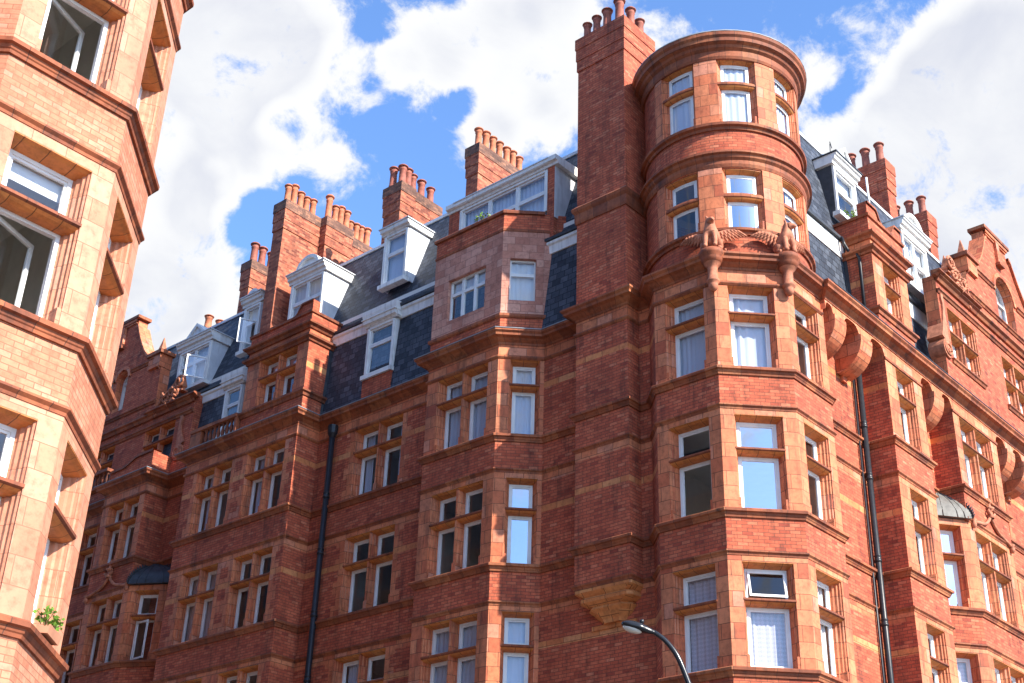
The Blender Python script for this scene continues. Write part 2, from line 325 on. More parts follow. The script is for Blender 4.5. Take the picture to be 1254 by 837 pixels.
# ------------------------------------------------------------------ ground
g = MB(); g.face([(-1500, -1500, 0), (1500, -1500, 0), (1500, 1500, 0), (-1500, 1500, 0)]); tag(g.build('road', ASPHALT), None, None, kind='structure')
def pavement(poly):
    m = MB(); n = len(poly)
    m.face([(x, y, .13) for x, y in poly], 0)
    for i in range(n):
        a, b = poly[i], poly[(i + 1) % n]; m.face([(*a, 0), (*b, 0), (*b, .13), (*a, .13)], 1)
    tag(m.build('pavement', [PAVE, KERB]), None, None, kind='structure')
pavement([(20.0, 60), (20.0, 11.6), (21.2, 10.4), (70, 10.4), (70, 30), (35, 30), (35, 60)])
pavement([(-60, 10.4), (9.6, 10.4), (10.8, 11.6), (10.8, 70), (-60, 70)])
pavement([(-60, -12), (80, -12), (80, -4), (-60, -4)])
g = MB()
for x in range(-40, 60, 6): g.box(RF(3.2), x, x + 3, -.05, .05, .004, .008)
tag(g.build('road_marking', LINE), None, None, kind='structure')

# ------------------------------------------------------------------ the corner block
BK, TC, SI = 0, 1, 2
S1, S2, S3 = 8.8, 12.2, 15.6
block = tag(empty('mansion_block', (22.9, 14.3, 0)), 'red brick and terracotta corner mansion block with round turret, slate mansard and tall chimneys', 'building')
BL = Matrix.Translation((-22.9, -14.3, 0))
class Bld:                                  # parents parts, keeping world coordinates
    def __init__(s, root): s.root = root; s.inv = Matrix.Translation(-root.location)
    def add(s, mb, name, mats, label=None):
        o = mb.build(name, mats, s.root); o.matrix_parent_inverse = s.inv
        if label: o['label'] = label
        return o
    def sub(s, mb, name, mats, par, label=None):
        o = mb.build(name, mats, par)
        if label: o['label'] = label
        return o
MAIN = Bld(block)

def wall(mb, fr, u0, u1, z0, z1, ops=(), zones=(), quoin=None, bk=BK, tcm=TC):
    """a wall sheet with openings; zones = [(z0,z1)] built of terracotta; quoin = toothed jambs beside the openings"""
    us = {u0, u1}; zs = {z0, z1}
    for a, b, c, d in ops:
        us |= {a, b}; zs |= {c, d}
        if quoin:
            us |= {a - .17, a - .34, b + .17, b + .34}
            k = c
            while k < d: zs.add(k); k += .335
    for a, b in zones: zs |= {a, b}
    us = sorted(u for u in us if u0 - 1e-6 <= u <= u1 + 1e-6); zs = sorted(z for z in zs if z0 - 1e-6 <= z <= z1 + 1e-6)
    for a, b in zip(us, us[1:]):
        if b - a < 1e-5: continue
        uc = (a + b) / 2
        for c, d in zip(zs, zs[1:]):
            if d - c < 1e-5: continue
            zc = (c + d) / 2
            if any(o[0] < uc < o[1] and o[2] < zc < o[3] for o in ops): continue
            m = bk
            if any(p < zc < q for p, q in zones): m = 3 if max(q - p for p, q in zones if p < zc < q) < .2 and tcm == TC else tcm
            elif quoin:
                for o in ops:
                    if o[2] - .02 < zc < o[3] + .02:
                        w = .34 if int(floor((zc - o[2]) / .335)) % 2 == 0 else .17
                        if o[0] - w < uc < o[1] + w: m = tcm
            k = fr.seg(a, b)
            for i in range(k):
                p, q = a + (b - a) * i / k, a + (b - a) * (i + 1) / k
                mb.face([fr.P(p, 0, c), fr.P(q, 0, c), fr.P(q, 0, d), fr.P(p, 0, d)], m, [(p, c), (q, c), (q, d), (p, d)], k > 1)

def ring(mb, fr, a, b, c, d, w, d0, d1, m=0):
    mb.box(fr, a, b, d0, d1, c, c + w, m); mb.box(fr, a, b, d0, d1, d - w, d, m)
    mb.box(fr, a, a + w, d0 + .001, d1 - .001, c + w, d - w, m); mb.box(fr, b - w, b, d0 + .001, d1 - .001, c + w, d - w, m)
def curtain_mesh(fr, a, b, c, d, dep, seed, amp=.028, part=None):
    q = random.Random(seed); mb = MB(); spans = [(a, b)] if not part else part
    for p0, p1 in spans:
        n = max(6, int((p1 - p0) / .035)); ph = q.random() * 6; k = 2 * pi / q.uniform(.11, .17)
        k2 = k * q.uniform(.3, .45); wob = q.uniform(.8, 2.2); f = lambda u: dep + amp * sin(k * u + ph + wob * sin(6 * u + ph)) * (.55 + .45 * sin(k2 * u + 2 * ph)) + amp * .5 * sin(2.3 * k2 * u + ph)
        for i in range(n):
            x, y = p0 + (p1 - p0) * i / n, p0 + (p1 - p0) * (i + 1) / n
            mb.face([fr.P(x, f(x), c), fr.P(y, f(y), c), fr.P(y, f(y), d), fr.P(x, f(x), d)], 0, [(x, c), (y, c), (y, d), (x, d)], True)
    return mb
SEED = [0]
def light(B, par, fr, spans, curtain, d=-.30, mat=None, dep=None):
    refl = curtain == 'sky'; curtain = None if refl else curtain
    """panes and curtains of one window; spans = [(ua,ub,za,zb)] clear glass"""
    for a, b, c, e in spans:
        pn = MB(); k = 1 if fr.seg(a, b) == 1 else 6
        for n_ in range(k):
            p, q = a + (b - a) * n_ / k, a + (b - a) * (n_ + 1) / k
            pn.face([fr.P(p, d, c), fr.P(q, d, c), fr.P(q, d, e), fr.P(p, d, e)], 0, None, k > 1)
        B.sub(pn, 'pane', GLASSR if refl else GLASS, par)
    if curtain:
        SEED[0] += 1; q = random.Random(SEED[0] * 13)
        u0, u1 = min(s[0] for s in spans), max(s[1] for s in spans); z0, z1 = min(s[2] for s in spans), max(s[3] for s in spans)
        mt = {'net': NET, 'lace': LACE, 'pale': PALE, 'rose': ROSE, 'half': NET, 'side': NET, 'blind': PALE}[curtain]
        part = None; amp = .028
        if curtain == 'half': part = [(u0 + (u1 - u0) * q.uniform(.3, .45), u1)]
        if curtain == 'side': w = (u1 - u0) * q.uniform(.14, .24); part = [(u0, u0 + w), (u1 - w, u1)]
        if curtain == 'blind': amp = .002; z0 = z0 + (z1 - z0) * q.uniform(.35, .7)
        for pt in (part or [(u0 - .06, u1 + .06)]):
            cm = curtain_mesh(fr, u0 - .06, u1 + .06, z0 - .05, z1 + .05, (dep if dep is not None else d - .09), SEED[0], amp, [pt])
            B.sub(cm, 'curtain', mt, par)
def window(B, fr, u0, u1, z0, z1, nl=1, tr=(1.33, 1.47), curtain=None, mats=None, opensash=None, hopper=False, bs=None):
    """terracotta surround with moulded jambs, transom and mullion; white timber frames, panes, curtain"""
    TM = (mats or [TERRA, SILL]) + [BUFFGLOW]
    s = MB()
    pj = [(0, -.001), (0, -.34), (.105, -.34), (.105, -.27), (.085, -.25), (.085, -.20), (.055, -.17), (.055, -.115), (.032, -.095), (.032, -.05), (.012, -.03), (.012, -.001)]
    s.ext_z(fr, [(u0 + a, b) for a, b in pj], z0, z1, 0); s.ext_z(fr, [(u1 - a, b) for a, b in pj], z0, z1, 0)
    s.box(fr, u0 + .002, u0 + .07, -.24, -.012, z0, z0 + .27, 0); s.box(fr, u1 - .07, u1 - .002, -.24, -.012, z0, z0 + .27, 0)
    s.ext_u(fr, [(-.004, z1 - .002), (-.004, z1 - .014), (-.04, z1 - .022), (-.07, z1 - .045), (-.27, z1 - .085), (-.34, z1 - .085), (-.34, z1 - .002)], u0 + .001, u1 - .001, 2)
    s.ext_u(fr, [(-.36, z0 - .06), (-.003, z0 - .06), (-.003, z0 - .004), (-.24, z0 + .03), (-.36, z0 + .03)], u0 + .001, u1 - .001, 1)
    tb, tt = z0 + tr[0], z0 + tr[1]
    if tr[1] < z1 - z0: s.ext_u(fr, [(-.33, tb), (-.12, tb), (-.06, tb + .025), (-.012, tb + .06), (.012, tb + .075), (.012, tb + .115), (-.02, tt - .012), (-.33, tt)], u0 + .003, u1 - .003, 1)
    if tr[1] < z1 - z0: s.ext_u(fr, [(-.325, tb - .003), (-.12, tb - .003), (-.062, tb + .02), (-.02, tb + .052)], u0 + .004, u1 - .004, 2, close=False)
    lw = (u1 - u0 - .15 * (nl - 1)) / nl; lights = []
    for i in range(nl):
        a = u0 + i * (lw + .15); lights.append((a + (.105 if i == 0 else .012), a + lw - (.105 if i == nl - 1 else .012)))
        if i < nl - 1:
            b = a + lw; pm = [(0, -.34), (0, -.24), (.02, -.2), (.02, -.13), (.045, -.09), (.045, -.03), (.105, -.03), (.105, -.09), (.13, -.13), (.13, -.2), (.15, -.24), (.15, -.34)]
            s.ext_z(fr, [(b + p, q) for p, q in pm], z0 + .002, z1 - .01, 0)
            s.box(fr, b + .012, b + .138, -.3, -.022, z0, z0 + .27, 0)
    B.add(s, 'window_surround', TM)
    w = MB(); spans = []
    d0, d1 = -.335, -.262
    cells = [(z0 + .031, tb + .002), (tt - .002, z1 - .083)] if tr[1] < z1 - z0 else [(z0 + .031, z1 - .083)]
    for i, (a, b) in enumerate(lights):
        for j, (c, e) in enumerate(cells):
            ring(w, fr, a, b, c, e, .056, d0, d1); 
            if opensash and j == 0 and i == opensash[0]: continue
            if hopper and j == 1: continue
            ring(w, fr, a + .056, b - .056, c + .056, e - .056, .036, d0 + .015, d1 - .018)
            spans.append((a + .092, b - .092, c + .092, e - .092))
    o = B.add(w, 'window', FRAME)
    light(B, o, fr, spans, curtain, -.30)
    if opensash or hopper:
        if opensash: a, b = lights[opensash[0]]; c, e = cells[0]
        else: a, b = lights[0]; c, e = cells[1]
        a += .05; b -= .05; c += .05; e -= .05; sm = MB(); pm2 = MB()
        if opensash:
            ang = opensash[1]; hu = a if opensash[2] == 'a' else b; sg = 1 if opensash[2] == 'a' else -1
            p = fr.P(hu, -.26 if ang > 0 else -.36, 0); du = fr.u * sg
            dv = du * cos(ang) + fr.n * sin(ang); f2 = Fr((p.x, p.y), (dv.x, dv.y), (-dv.y, dv.x)); wd = b - a
            ring(sm, f2, 0, wd, c, e, .055, -.022, .022); pm2.face([f2.P(.05, 0, c + .05), f2.P(wd - .05, 0, c + .05), f2.P(wd - .05, 0, e - .05), f2.P(.05, 0, e - .05)])
        else:
            tl = .16; q = lambda u, t, d: fr.P(u, -.30 + d - tl * t, c + (e - c) * t * .985) if False else fr.P(u, -.27 + d + tl * (1 - t), c + (e - c) * t)
            for (ua, ub, ta, tb2) in ((a, b, 0, .09), (a, b, .91, 1), (a, a + .045, .09, .91), (b - .045, b, .09, .91)):
                pts = [q(ua, ta, 0), q(ub, ta, 0), q(ub, tb2, 0), q(ua, tb2, 0)]; pt2 = [p + fr.n * .035 for p in pts]
                sm.face(pts); sm.face(pt2)
                for i in range(4): sm.face([pts[i], pts[(i + 1) % 4], pt2[(i + 1) % 4], pt2[i]])
            pm2.face([q(a + .04, .08, .017), q(b - .04, .08, .017), q(b - .04, .92, .017), q(a + .04, .92, .017)])
        B.sub(sm, 'open_sash', FRAME, o); B.sub(pm2, 'open_sash_pane', GLASS, o)
    return o

OPH = 2.24
SILLP = [(-.03, -.20), (.035, -.20), (.045, -.16), (.06, -.145), (.075, -.10), (.12, -.085), (.125, -.03), (.10, -.008), (-.03, .012)]
STRP = [(-.03, -1.04), (.012, -1.04), (.02, -1.0), (.06, -.965), (.06, -.935), (-.03, -.905)]
# ---- footprint walk (outward on the left)
octo = lambda cx, cy, a: [(cx + a / cos(pi / 8) * cos(R(22.5 + 45 * k)), cy + a / cos(pi / 8) * sin(R(22.5 + 45 * k))) for k in range(8)]
TCX, TCY, TA = 24.97, 15.21, 2.06
tw = TA * math.tan(pi / 8)
o_r, o_c1, o_c2, o_l = (TCX + tw, TCY - TA), (TCX - tw, TCY - TA), (TCX - TA, TCY - tw), (TCX - TA, TCY + tw)
XW, XB, YW, YB = 23.45, 22.60, 13.75, 13.02
tr_in = (o_r[0] + YW - o_r[1], YW); tl_in = (XW, o_l[1] + XW - o_l[0])
TUR = [tr_in, o_r, o_c1, o_c2, o_l, tl_in]
CHX, CHY0, CHY1 = 22.98, 16.92, 18.52
CHM = [(XW, CHY0), (CHX, CHY0), (CHX, CHY1), (XW, CHY1)]
LFT = [(XW, 19.95), (XB, 20.80), (XB, 23.35), (XW, 23.35), (XW, 28.75), (XB, 28.75), (XB, 34.15), (XW, 34.15)]
EUP = [(XW, 36.28), (XB, 36.28), (XB, 38.70), (XW, 38.70), (XW, 47)]
ELO = [(XW, 34.75), (XB, 36.28), (XB, 38.70), (XW, 38.70), (XW, 47)]
RUP = [(46, YW), (35.50, YW), (35.50, YB), (32.62, YB), (32.62, YW), (30.75, YW), (30.75, YB), (28.72, YB), (28.72, YW)]
RLO = [(46, YW), (35.50, YW), (35.50, YB), (32.70, YB), (31.75, YW), (30.75, YW), (30.75, YB), (28.72, YB), (28.72, YW)]
PUP = RUP + TUR + CHM + LFT + EUP
PLO = RLO + TUR + CHM + LFT + ELO
PNC = RLO + TUR + LFT + ELO
# ---- sill and string courses
for S, p_s, p_t in ((S3, PUP, PUP), (S2, PLO, PLO), (S1, PNC, PNC)):
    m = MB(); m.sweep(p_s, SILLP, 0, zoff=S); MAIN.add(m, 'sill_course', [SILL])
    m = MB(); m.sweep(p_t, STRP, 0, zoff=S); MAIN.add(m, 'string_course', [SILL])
# bands + openings
ZW = [(S, S + 2.40) for S in (S1, S2)] + [(S3, 18.5)]
ZB = [(S + 2.14, S + 2.40) for S in (S1, S2)] + [(17.75, 18.5)] + [(S + 1.36, S + 1.52) for S in (S1, S2, S3)]
def ops_for(u0, u1, rows=(S1, S2, S3)): return [(u0, u1, S, S + (OPH if S < S3 else 2.15)) for S in rows]
ZB0, ZT = 0.0, 18.5
# turret octagon
m = MB(); HW = .555
turw = []
for p, q in zip(TUR, TUR[1:]):
    f = OF(p, q); ln = (V(q) - V(p)).length; full = ln > 1.6
    ops = ops_for(ln / 2 - HW, ln / 2 + HW) if full else []
    wall(m, f, 0, ln, ZB0, ZT + .1, ops, ZW if full else ZB)
    if full: turw.append((f, ops))
MAIN.add(m, 'turret_wall', MATS)
for i, (f, ops) in enumerate(turw):
    for j, (a, b, c, d) in enumerate(ops):
        cur = [['lace', 'lace', 'pale'], [None, None, 'pale'], ['net', 'net', 'half']][j][[2, 1, 0][i]]
        if i == 0: cur = ['pale', 'half', 'half'][j]
        if i == 1: cur = ['lace', 'sky', 'net'][j]
        if i == 2: cur = ['lace', None, 'net'][j]
        window(MAIN, f, a, b, c, d, 1, curtain=cur, hopper=(i == 1 and j == 0))
# chimney breast up to the cornice (from its corbel)
def chimney_breast():
    m = MB(); f = Fr((0, 0), (0, 1), (-1, 0))
    for p, q in zip(CHM, CHM[1:]):
        fr = OF(p, q); ln = (V(q) - V(p)).length
        wall(m, fr, 0, ln, 11.22, 18.2, [], [(13.5, 13.64), (14.34, 14.6), (16.96, 17.1), (17.75, 18.2)])
    MAIN.add(m, 'chimney_breast', MATS)
    c = MB()
    lv = [(11.22, .0, 0), (11.08, .0, 0), (10.98, .10, .10), (10.93, .06, .07), (10.86, .07, .07), (10.76, .19, .24), (10.70, .16, .19), (10.62, .22, .27), (10.48, .34, .36), (10.40, .36, .40)]
    yc = (CHY0 + CHY1) / 2; hw = (CHY1 - CHY0) / 2; prev = None
    rings = []
    for z, dx, dy in lv:
        x = CHX - .01 + dx; h = hw + .01 - dy; ch = min(.22, .05 + dx * .8)
        rings.append([(XW, yc - h, z), (x + ch, yc - h, z), (x, yc - h + ch, z), (x, yc + h - ch, z), (x + ch, yc + h, z), (XW, yc + h, z)])
    for a, b in zip(rings, rings[1:]):
        for i in range(5): c.face([a[i], a[i + 1], b[i + 1], b[i]], 0)
    c.face(rings[-1], 0)
    c.box(LF(XW), yc - .62, yc + .62, -.01, .04, 10.30, 10.40)
    MAIN.add(c, 'chimney_corbel', [CORB])
chimney_breast()
# left flat walls
def flat(p, q, z0, z1, ops=(), zones=ZB, quoin=True, name='facade_wall', mats=MATS):
    m = MB(); f = OF(p, q); ln = (V(q) - V(p)).length
    wall(m, f, 0, ln, z0, z1, ops, zones, quoin); MAIN.add(m, name, mats); return f
flat(tl_in, (XW, 19.95), 0, ZT)
flat((XW, 23.35), (XW, 28.75), 0, ZT, [(a - 23.35, b - 23.35, c, d) for a, b, c, d in ops_for(25.13, 27.13)])
for j, S in enumerate((S1, S2, S3)):
    window(MAIN, LF(XW), 25.13, 27.13, S, S + (OPH if S < S3 else 2.15), 2, curtain=['half', None, 'side'][j])
flat((XW, 34.15), (XW, 36.28), 0, ZT)
flat((XW, 38.70), (XW, 47), 0, ZT, [(a - 38.7, b - 38.7, c, d) for a, b, c, d in ops_for(39.3, 41.3)])
for S in (S1, S2, S3): window(MAIN, LF(XW), 39.3, 41.3, S, S + (OPH if S < S3 else 2.15), 2)
# bay C
def bay(pts, wins, mats=MATS, zones=ZW, quoin=None, rows=(S1, S2, S3), z0=0, z1=ZT):
    m = MB()
    for i, (p, q) in enumerate(zip(pts, pts[1:])):
        f = OF(p, q); ln = (V(q) - V(p)).length; ops = []
        for (a, b, nl, curs) in wins.get(i, []): ops += ops_for(a, b, rows)
        wall(m, f, 0, ln, z0, z1, ops, zones if i in wins else ZB, quoin)
    MAIN.add(m, 'bay_wall', mats)
    for i, lst in wins.items():
        f = OF(pts[i], pts[i + 1])
        for (a, b, nl, curs) in lst:
            for j, S in enumerate(rows): window(MAIN, f, a, b, S, S + (OPH if S < S3 else 2.15), nl, curtain=curs[j])
cl = sqrt(.85 ** 2 * 2)
bay([(XW, 19.95), (XB, 20.80), (XB, 23.35), (XW, 23.35)], {0: [(.10, .90, 1, ['net', 'sky', 'net'])], 1: [(.34, 2.17, 2, ['net', None, 'net'])]})
bay([(XW, 28.75), (XB, 28.75), (XB, 34.15), (XW, 34.15)], {1: [(.48, 2.28, 2, [None, None, 'side']), (2.98, 4.75, 2, [None, 'rose', 'side'])]}, zones=ZB, quoin=True)
# bay E: canted low, square above
EL = [(XW, 34.75), (XB, 36.28), (XB, 38.70), (XW, 38.70)]
ecl = (V(EL[1]) - V(EL[0])).length
m = MB()
for i, (p, q) in enumerate(zip(EL, EL[1:])):
    f = OF(p, q); ln = (V(q) - V(p)).length
    ops = ops_for(.68, 1.55, (S1, S2)) if i == 0 else (ops_for(.28, 2.08, (S1, S2)) if i == 1 else [])
    wall(m, f, 0, ln, 0, 14.6, ops, ZW)
    if i == 0: f_ec = f
for p, q in zip(EUP, EUP[1:4]):
    f = OF(p, q); ln = (V(q) - V(p)).length
    wall(m, f, 0, ln, 14.6, ZT, ops_for(.28, 2.08, (S3,)) if ln > 2 else [], [(S3, 18.5)] if ln > 2 else ZB, None)
MAIN.add(m, 'bay_wall', MATS)
fe = OF(EL[1], EL[2])
for S in (S1, S2):
    window(MAIN, f_ec, .68, 1.55, S, S + OPH, 1, opensash=(0, R(28), 'b') if S == S2 else None); window(MAIN, fe, .28, 2.08, S, S + OPH, 2, curtain=None)
window(MAIN, fe, .28, 2.08, S3, S3 + 2.15, 2)
# right facade
flat((28.72, YW), tr_in, 0, ZT)
flat((32.62, YW), (30.75, YW), 0, ZT)
wr = [(46 - b, 46 - a, c, d) for a, b, c, d in ops_for(36.55, 37.55)]
flat((46, YW), (35.50, YW), 0, ZT, wr)
for S in (S1, S2, S3): window(MAIN, RF(YW), 36.55, 37.55, S, S + (OPH if S < S3 else 2.15), 1)
bay([(30.75, YW), (30.75, YB), (28.72, YB), (28.72, YW)], {1: [(.47, 1.48, 1, ['pale', 'pale', 'pale'])]})
BLw = [(35.50, YW), (35.50, YB), (32.70, YB), (31.75, YW)]
m = MB()
for i, (p, q) in enumerate(zip(BLw, BLw[1:])):
    f = OF(p, q); ln = (V(q) - V(p)).length
    ops = ops_for(.42, 2.5, (S1, S2)) if i == 1 else (ops_for(.26, 1.0, (S1, S2)) if i == 2 else [])
    wall(m, f, 0, ln, 0, 14.6, ops, ZW)
    if i == 1: fb1 = f
    if i == 2: fb2 = f
BUp = RUP[1:5]
for p, q in zip(BUp, BUp[1:]):
    f = OF(p, q); ln = (V(q) - V(p)).length
    wall(m, f, 0, ln, 14.6, ZT, ops_for(.42, 2.5, (S3,)) if ln > 2 else [], [(S3, 18.5)] if ln > 2 else ZB, None)
    if ln > 2: fb3 = f
MAIN.add(m, 'bay_wall', MATS)
for S in (S1, S2):
    window(MAIN, fb1, .42, 2.5, S, S + OPH, 2, curtain='pale'); window(MAIN, fb2, .26, 1.0, S, S + OPH, 1, curtain='sky' if S == S2 else 'lace')
window(MAIN, fb3, .42, 2.5, S3, S3 + 2.15, 2, curtain='pale')

# ---- main cornice: left and turret
CORP = [(-.03, 18.16), (.02, 18.16), (.03, 18.22), (.10, 18.27), (.14, 18.31), (.24, 18.34), (.25, 18.40), (.30, 18.45), (.30, 18.50), (-.03, 18.56)]
FRIP = [(-.03, 17.745), (.015, 17.745), (.05, 17.79), (.05, 17.82), (.012, 17.86), (-.03, 17.86)]
CAPP = [(-.03, 18.561), (.295, 18.503), (.315, 18.503), (.315, 18.525), (-.03, 18.585)]
PL2 = [(25.75, o_r[1])] + TUR[2:] + CHM + LFT + EUP
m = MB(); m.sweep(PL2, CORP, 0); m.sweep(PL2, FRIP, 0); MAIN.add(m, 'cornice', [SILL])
m = MB(); m.sweep(CHM[3:] + LFT + EUP, CAPP, 0); MAIN.add(m, 'lead_flashing', [LEAD])
# right entablature carried across the recesses on corbels
RE = [(46, YB), (25.72, YB), (25.72, YB + .6)]
m = MB(); m.sweep(RE, CORP, 1)
f = RF(YB); front = MB()
def arch_soffit(m, a, b, zs, rise):
    n = 10; pts = [(a + (b - a) * i / n, zs + rise * (1 - (2 * i / n - 1) ** 4)) for i in range(n + 1)]
    for (ua, za), (ub, zb) in zip(pts, pts[1:]):
        m.face([f.P(ua, 0, za), f.P(ub, 0, zb), f.P(ub, 0, 18.2), f.P(ua, 0, 18.2)], 0); m.face([f.P(ua, 0, za), f.P(ub, 0, zb), f.P(ub, -.75, zb), f.P(ua, -.75, za)], 0)
for a, b in ((25.72, 26.1), (26.62, 27.4), (27.95, 28.72), (30.75, 31.45), (32.0, 32.62), (35.5, 36.2), (36.7, 37.4), (37.9, 46)): arch_soffit(m, a, b, 17.9, .22 if b < 38 else .02)
for a, b in ((26.1, 26.62), (27.4, 27.95), (31.45, 32.0), (36.2, 36.7), (37.4, 37.9)): m.box(f, a, b, -.75, -.002, 17.9, 18.2, 0)
m.face([f.P(25.72, 0, 17.9), f.P(25.72, 0, 18.2), f.P(25.72, -.6, 18.2), f.P(25.72, -.6, 17.9)], 0)
m.box(f, 25.70, 46, -.01, .022, 17.86, 17.93, 1) if False else None
for a, b in ((28.70, 30.77), (32.60, 35.52)): m.box(f, a, b, -.02, .03, 17.765, 17.83, 1)
MAIN.add(m, 'entablature', [TERRA, SILL])
m = MB(); m.sweep([(46, YB), (25.72, YB)], CAPP, 0); MAIN.add(m, 'lead_flashing', [DARKLEAD])
for a, b in ((26.1, 26.62), (27.4, 27.95), (31.45, 32.0), (36.2, 36.7), (37.4, 37.9)):
    m = MB(); n = 12; f0 = RF(YW); D = YW - YB + .02; pr = [(0, 17.9), (D, 17.9)] + [(D * cos(t), 17.84 - .80 * sin(t)) for t in [pi / 2 * i / n for i in range(n + 1)]]
    m.ext_u(f0, pr, a, b, 0)
    pr2 = [(D + .03, 17.9), (D + .03, 17.86)] + [((D + .03) * cos(t), 17.84 - .83 * sin(t)) for t in [pi / 2 * i / n for i in range(1, n)]]
    for (p, q), (p2, q2) in zip(pr2, pr2[1:]):
        m.face([f0.P(a - .02, p, q), f0.P(b + .02, p, q), f0.P(b + .02, p2, q2), f0.P(a - .02, p2, q2)], 0)
        for uu in (a - .02, b + .02): m.face([f0.P(uu, p, q), f0.P(uu, p2, q2), f0.P(uu, p2 - .09, q2 + .02), f0.P(uu, p - .09, q + .02)], 0)
    m.box(f0, (a + b) / 2 - .09, (a + b) / 2 + .09, 0, .10, 16.88, 17.06, 0)
    MAIN.add(m, 'corbel', [TERRA])

# ---- round turret top
CR = 2.02; CC = (TCX, TCY); cyl = Cyl(CC, CR, R(225) - pi)
uc = pi * CR                                 # u of the front (facing the corner)
uo = CR * pi / 4
m = MB(); cops = []
for k in (-1, 0, 1, 2):
    for z0, z1 in ((19.40, 21.12), (22.56, 24.58)): cops.append((uc + k * uo - .50, uc + k * uo + .50, z0, z1))
wall(m, cyl, 0, 2 * pi * CR, 18.45, 25.0, cops, [(18.45, 18.7)] , None)
def tcz(mb):
    # terracotta piers either side of every opening
    for k in (-1, 0, 1, 2):
        for z0, z1 in ((19.36, 21.2), (22.5, 24.64)):
            for sgn in (-1, 1):
                a, b = uc + k * uo + sgn * .50, uc + k * uo + sgn * .80; a, b = min(a, b), max(a, b)
                mb.ext_u(cyl, [(-.02, z0), (.03, z0), (.03, z1), (-.02, z1)], a, b, 1)
            mb.ext_u(cyl, [(-.02, z1 - .06), (.024, z1 - .06), (.024, z1), (-.02, z1)], uc + k * uo - .5, uc + k * uo + .5, 1)
tcz(m)
MAIN.add(m, 'turret_drum', MATS)
def cring(prof, name, mats):
    m = MB(); m.ext_u(cyl, prof, 0, 2 * pi * CR, 0, True, False, False); return MAIN.add(m, name, mats)
cring([(-.03, 19.18), (.05, 19.18), (.07, 19.24), (.13, 19.27), (.14, 19.33), (-.03, 19.37)], 'sill_course', [SILL])
cring([(-.03, 22.30), (.05, 22.30), (.07, 22.37), (.14, 22.40), (.15, 22.47), (-.03, 22.52)], 'sill_course', [SILL])
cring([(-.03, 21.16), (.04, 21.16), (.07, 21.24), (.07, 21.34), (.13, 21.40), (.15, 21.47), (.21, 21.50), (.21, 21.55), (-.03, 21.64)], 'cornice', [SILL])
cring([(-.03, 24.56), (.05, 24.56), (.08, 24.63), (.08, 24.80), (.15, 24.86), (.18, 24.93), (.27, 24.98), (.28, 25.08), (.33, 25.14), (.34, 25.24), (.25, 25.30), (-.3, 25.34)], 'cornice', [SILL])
m = MB(); m.lathe((*CC, 0), [(2.37, 25.24), (2.37, 25.27), (2.2, 25.345), (0.01, 25.40)], 48, 0); MAIN.add(m, 'turret_roof', [LEAD])
for k in (-1, 0, 1, 2):
    for (z0, z1), tr, cur in (((19.40, 21.12), (.84, 1.03), None), ((22.56, 24.58), (1.13, 1.31), 'net')):
        c2 = {(1, None): 'half', (2, None): 'pale', (0, None): 'sky'}.get((k, cur), cur)
        window(MAIN, Shallow(cyl, .55), uc + k * uo - .50, uc + k * uo + .50, z0, z1, 1, tr, c2)
# pedestals under the griffins
ped = []
for (x, y), a in ((o_c1, R(247.5)), (o_c2, R(202.5))):
    c = V((x, y, 0)) + V((cos(a), sin(a), 0)) * .10
    m = MB(); m.lathe(c, [(.01, 17.50), (.06, 17.52), (.10, 17.58), (.115, 17.66), (.11, 17.71), (.15, 17.74), (.155, 17.78), (.115, 17.82), (.115, 18.08), (.125, 18.14), (.18, 18.20), (.20, 18.235)], 20, 0); m.lathe(c, [(.20, 18.235), (.22, 18.25), (.26, 18.33), (.26, 18.37), (.31, 18.42), (.32, 18.50), (.27, 18.57), (.01, 18.60)], 20, 1)
    MAIN.add(m, 'statue_pedestal', [STATUE, SILL]); ped.append((c, a))

# ---- chimneys
def pot(B, par, x, y, z, h, r, mat):
    m = MB(); h *= rnd.uniform(.96, 1.04); r *= rnd.uniform(.95, 1.05)
    m.lathe((x, y, z), [(r * 1.02, -.05), (r * 1.02, .05), (r * .9, .08), (r * .82, h * .72), (r * .95, h * .75), (r * .95, h * .79), (r * .86, h * .81), (r * .86, h * .9), (r * 1.0, h * .91)], 12, 0)
    m.lathe((x, y, z), [(r * 1.2, h * .90), (r * 1.24, h * .93), (r * .95, h * .985), (r * .35, h), (.004, h)], 12, 0); m.lathe((x, y, z), [(.004, h * .9), (r * 1.2, h * .9)], 12, 0)
    return B.sub(m, 'chimney_pot', mat, par)
def stack(boxes, z0, zt, pots, mat=CHIM, steps=((.38, .07), (.78, .05), (1.15, .03)), pm=POT, label=None, soot=True):
    m = MB()
    for i, (x0, x1, y0, y1) in enumerate(boxes):
        e0 = .002 * i
        rect = lambda g: [(x0 - g, y0 - g), (x0 - g, y1 + g), (x1 + g, y1 + g), (x1 + g, y0 - g)]
        zs = [z0, zt - steps[2][0], zt - steps[1][0], zt - steps[0][0], zt]; gs = [0, steps[2][1], steps[1][1], steps[0][1]]
        for a, b, gg in zip(zs, zs[1:], gs):
            P = rect(gg + e0)
            for k in range(4): m.face([(*P[k], a), (*P[(k + 1) % 4], a), (*P[(k + 1) % 4], b - .0), (*P[k], b)], 2 if b == zt and soot else 0)
            m.face([(*p, a) for p in P], 0)
        P = rect(steps[0][1] + e0); t = rect(-.02); m.face([(*p, zt + .06) for p in t], 1)
        for k in range(4): m.face([(*P[k], zt), (*P[(k + 1) % 4], zt), (*t[(k + 1) % 4], zt + .06), (*t[k], zt + .06)], 1)
    o = MAIN.add(m, 'chimney_stack', [mat, SILL, SOOTY], label)
    for (x, y, h, r) in pots: pot(MAIN, o, x, y, zt + .04, h, r, pm)
    return o
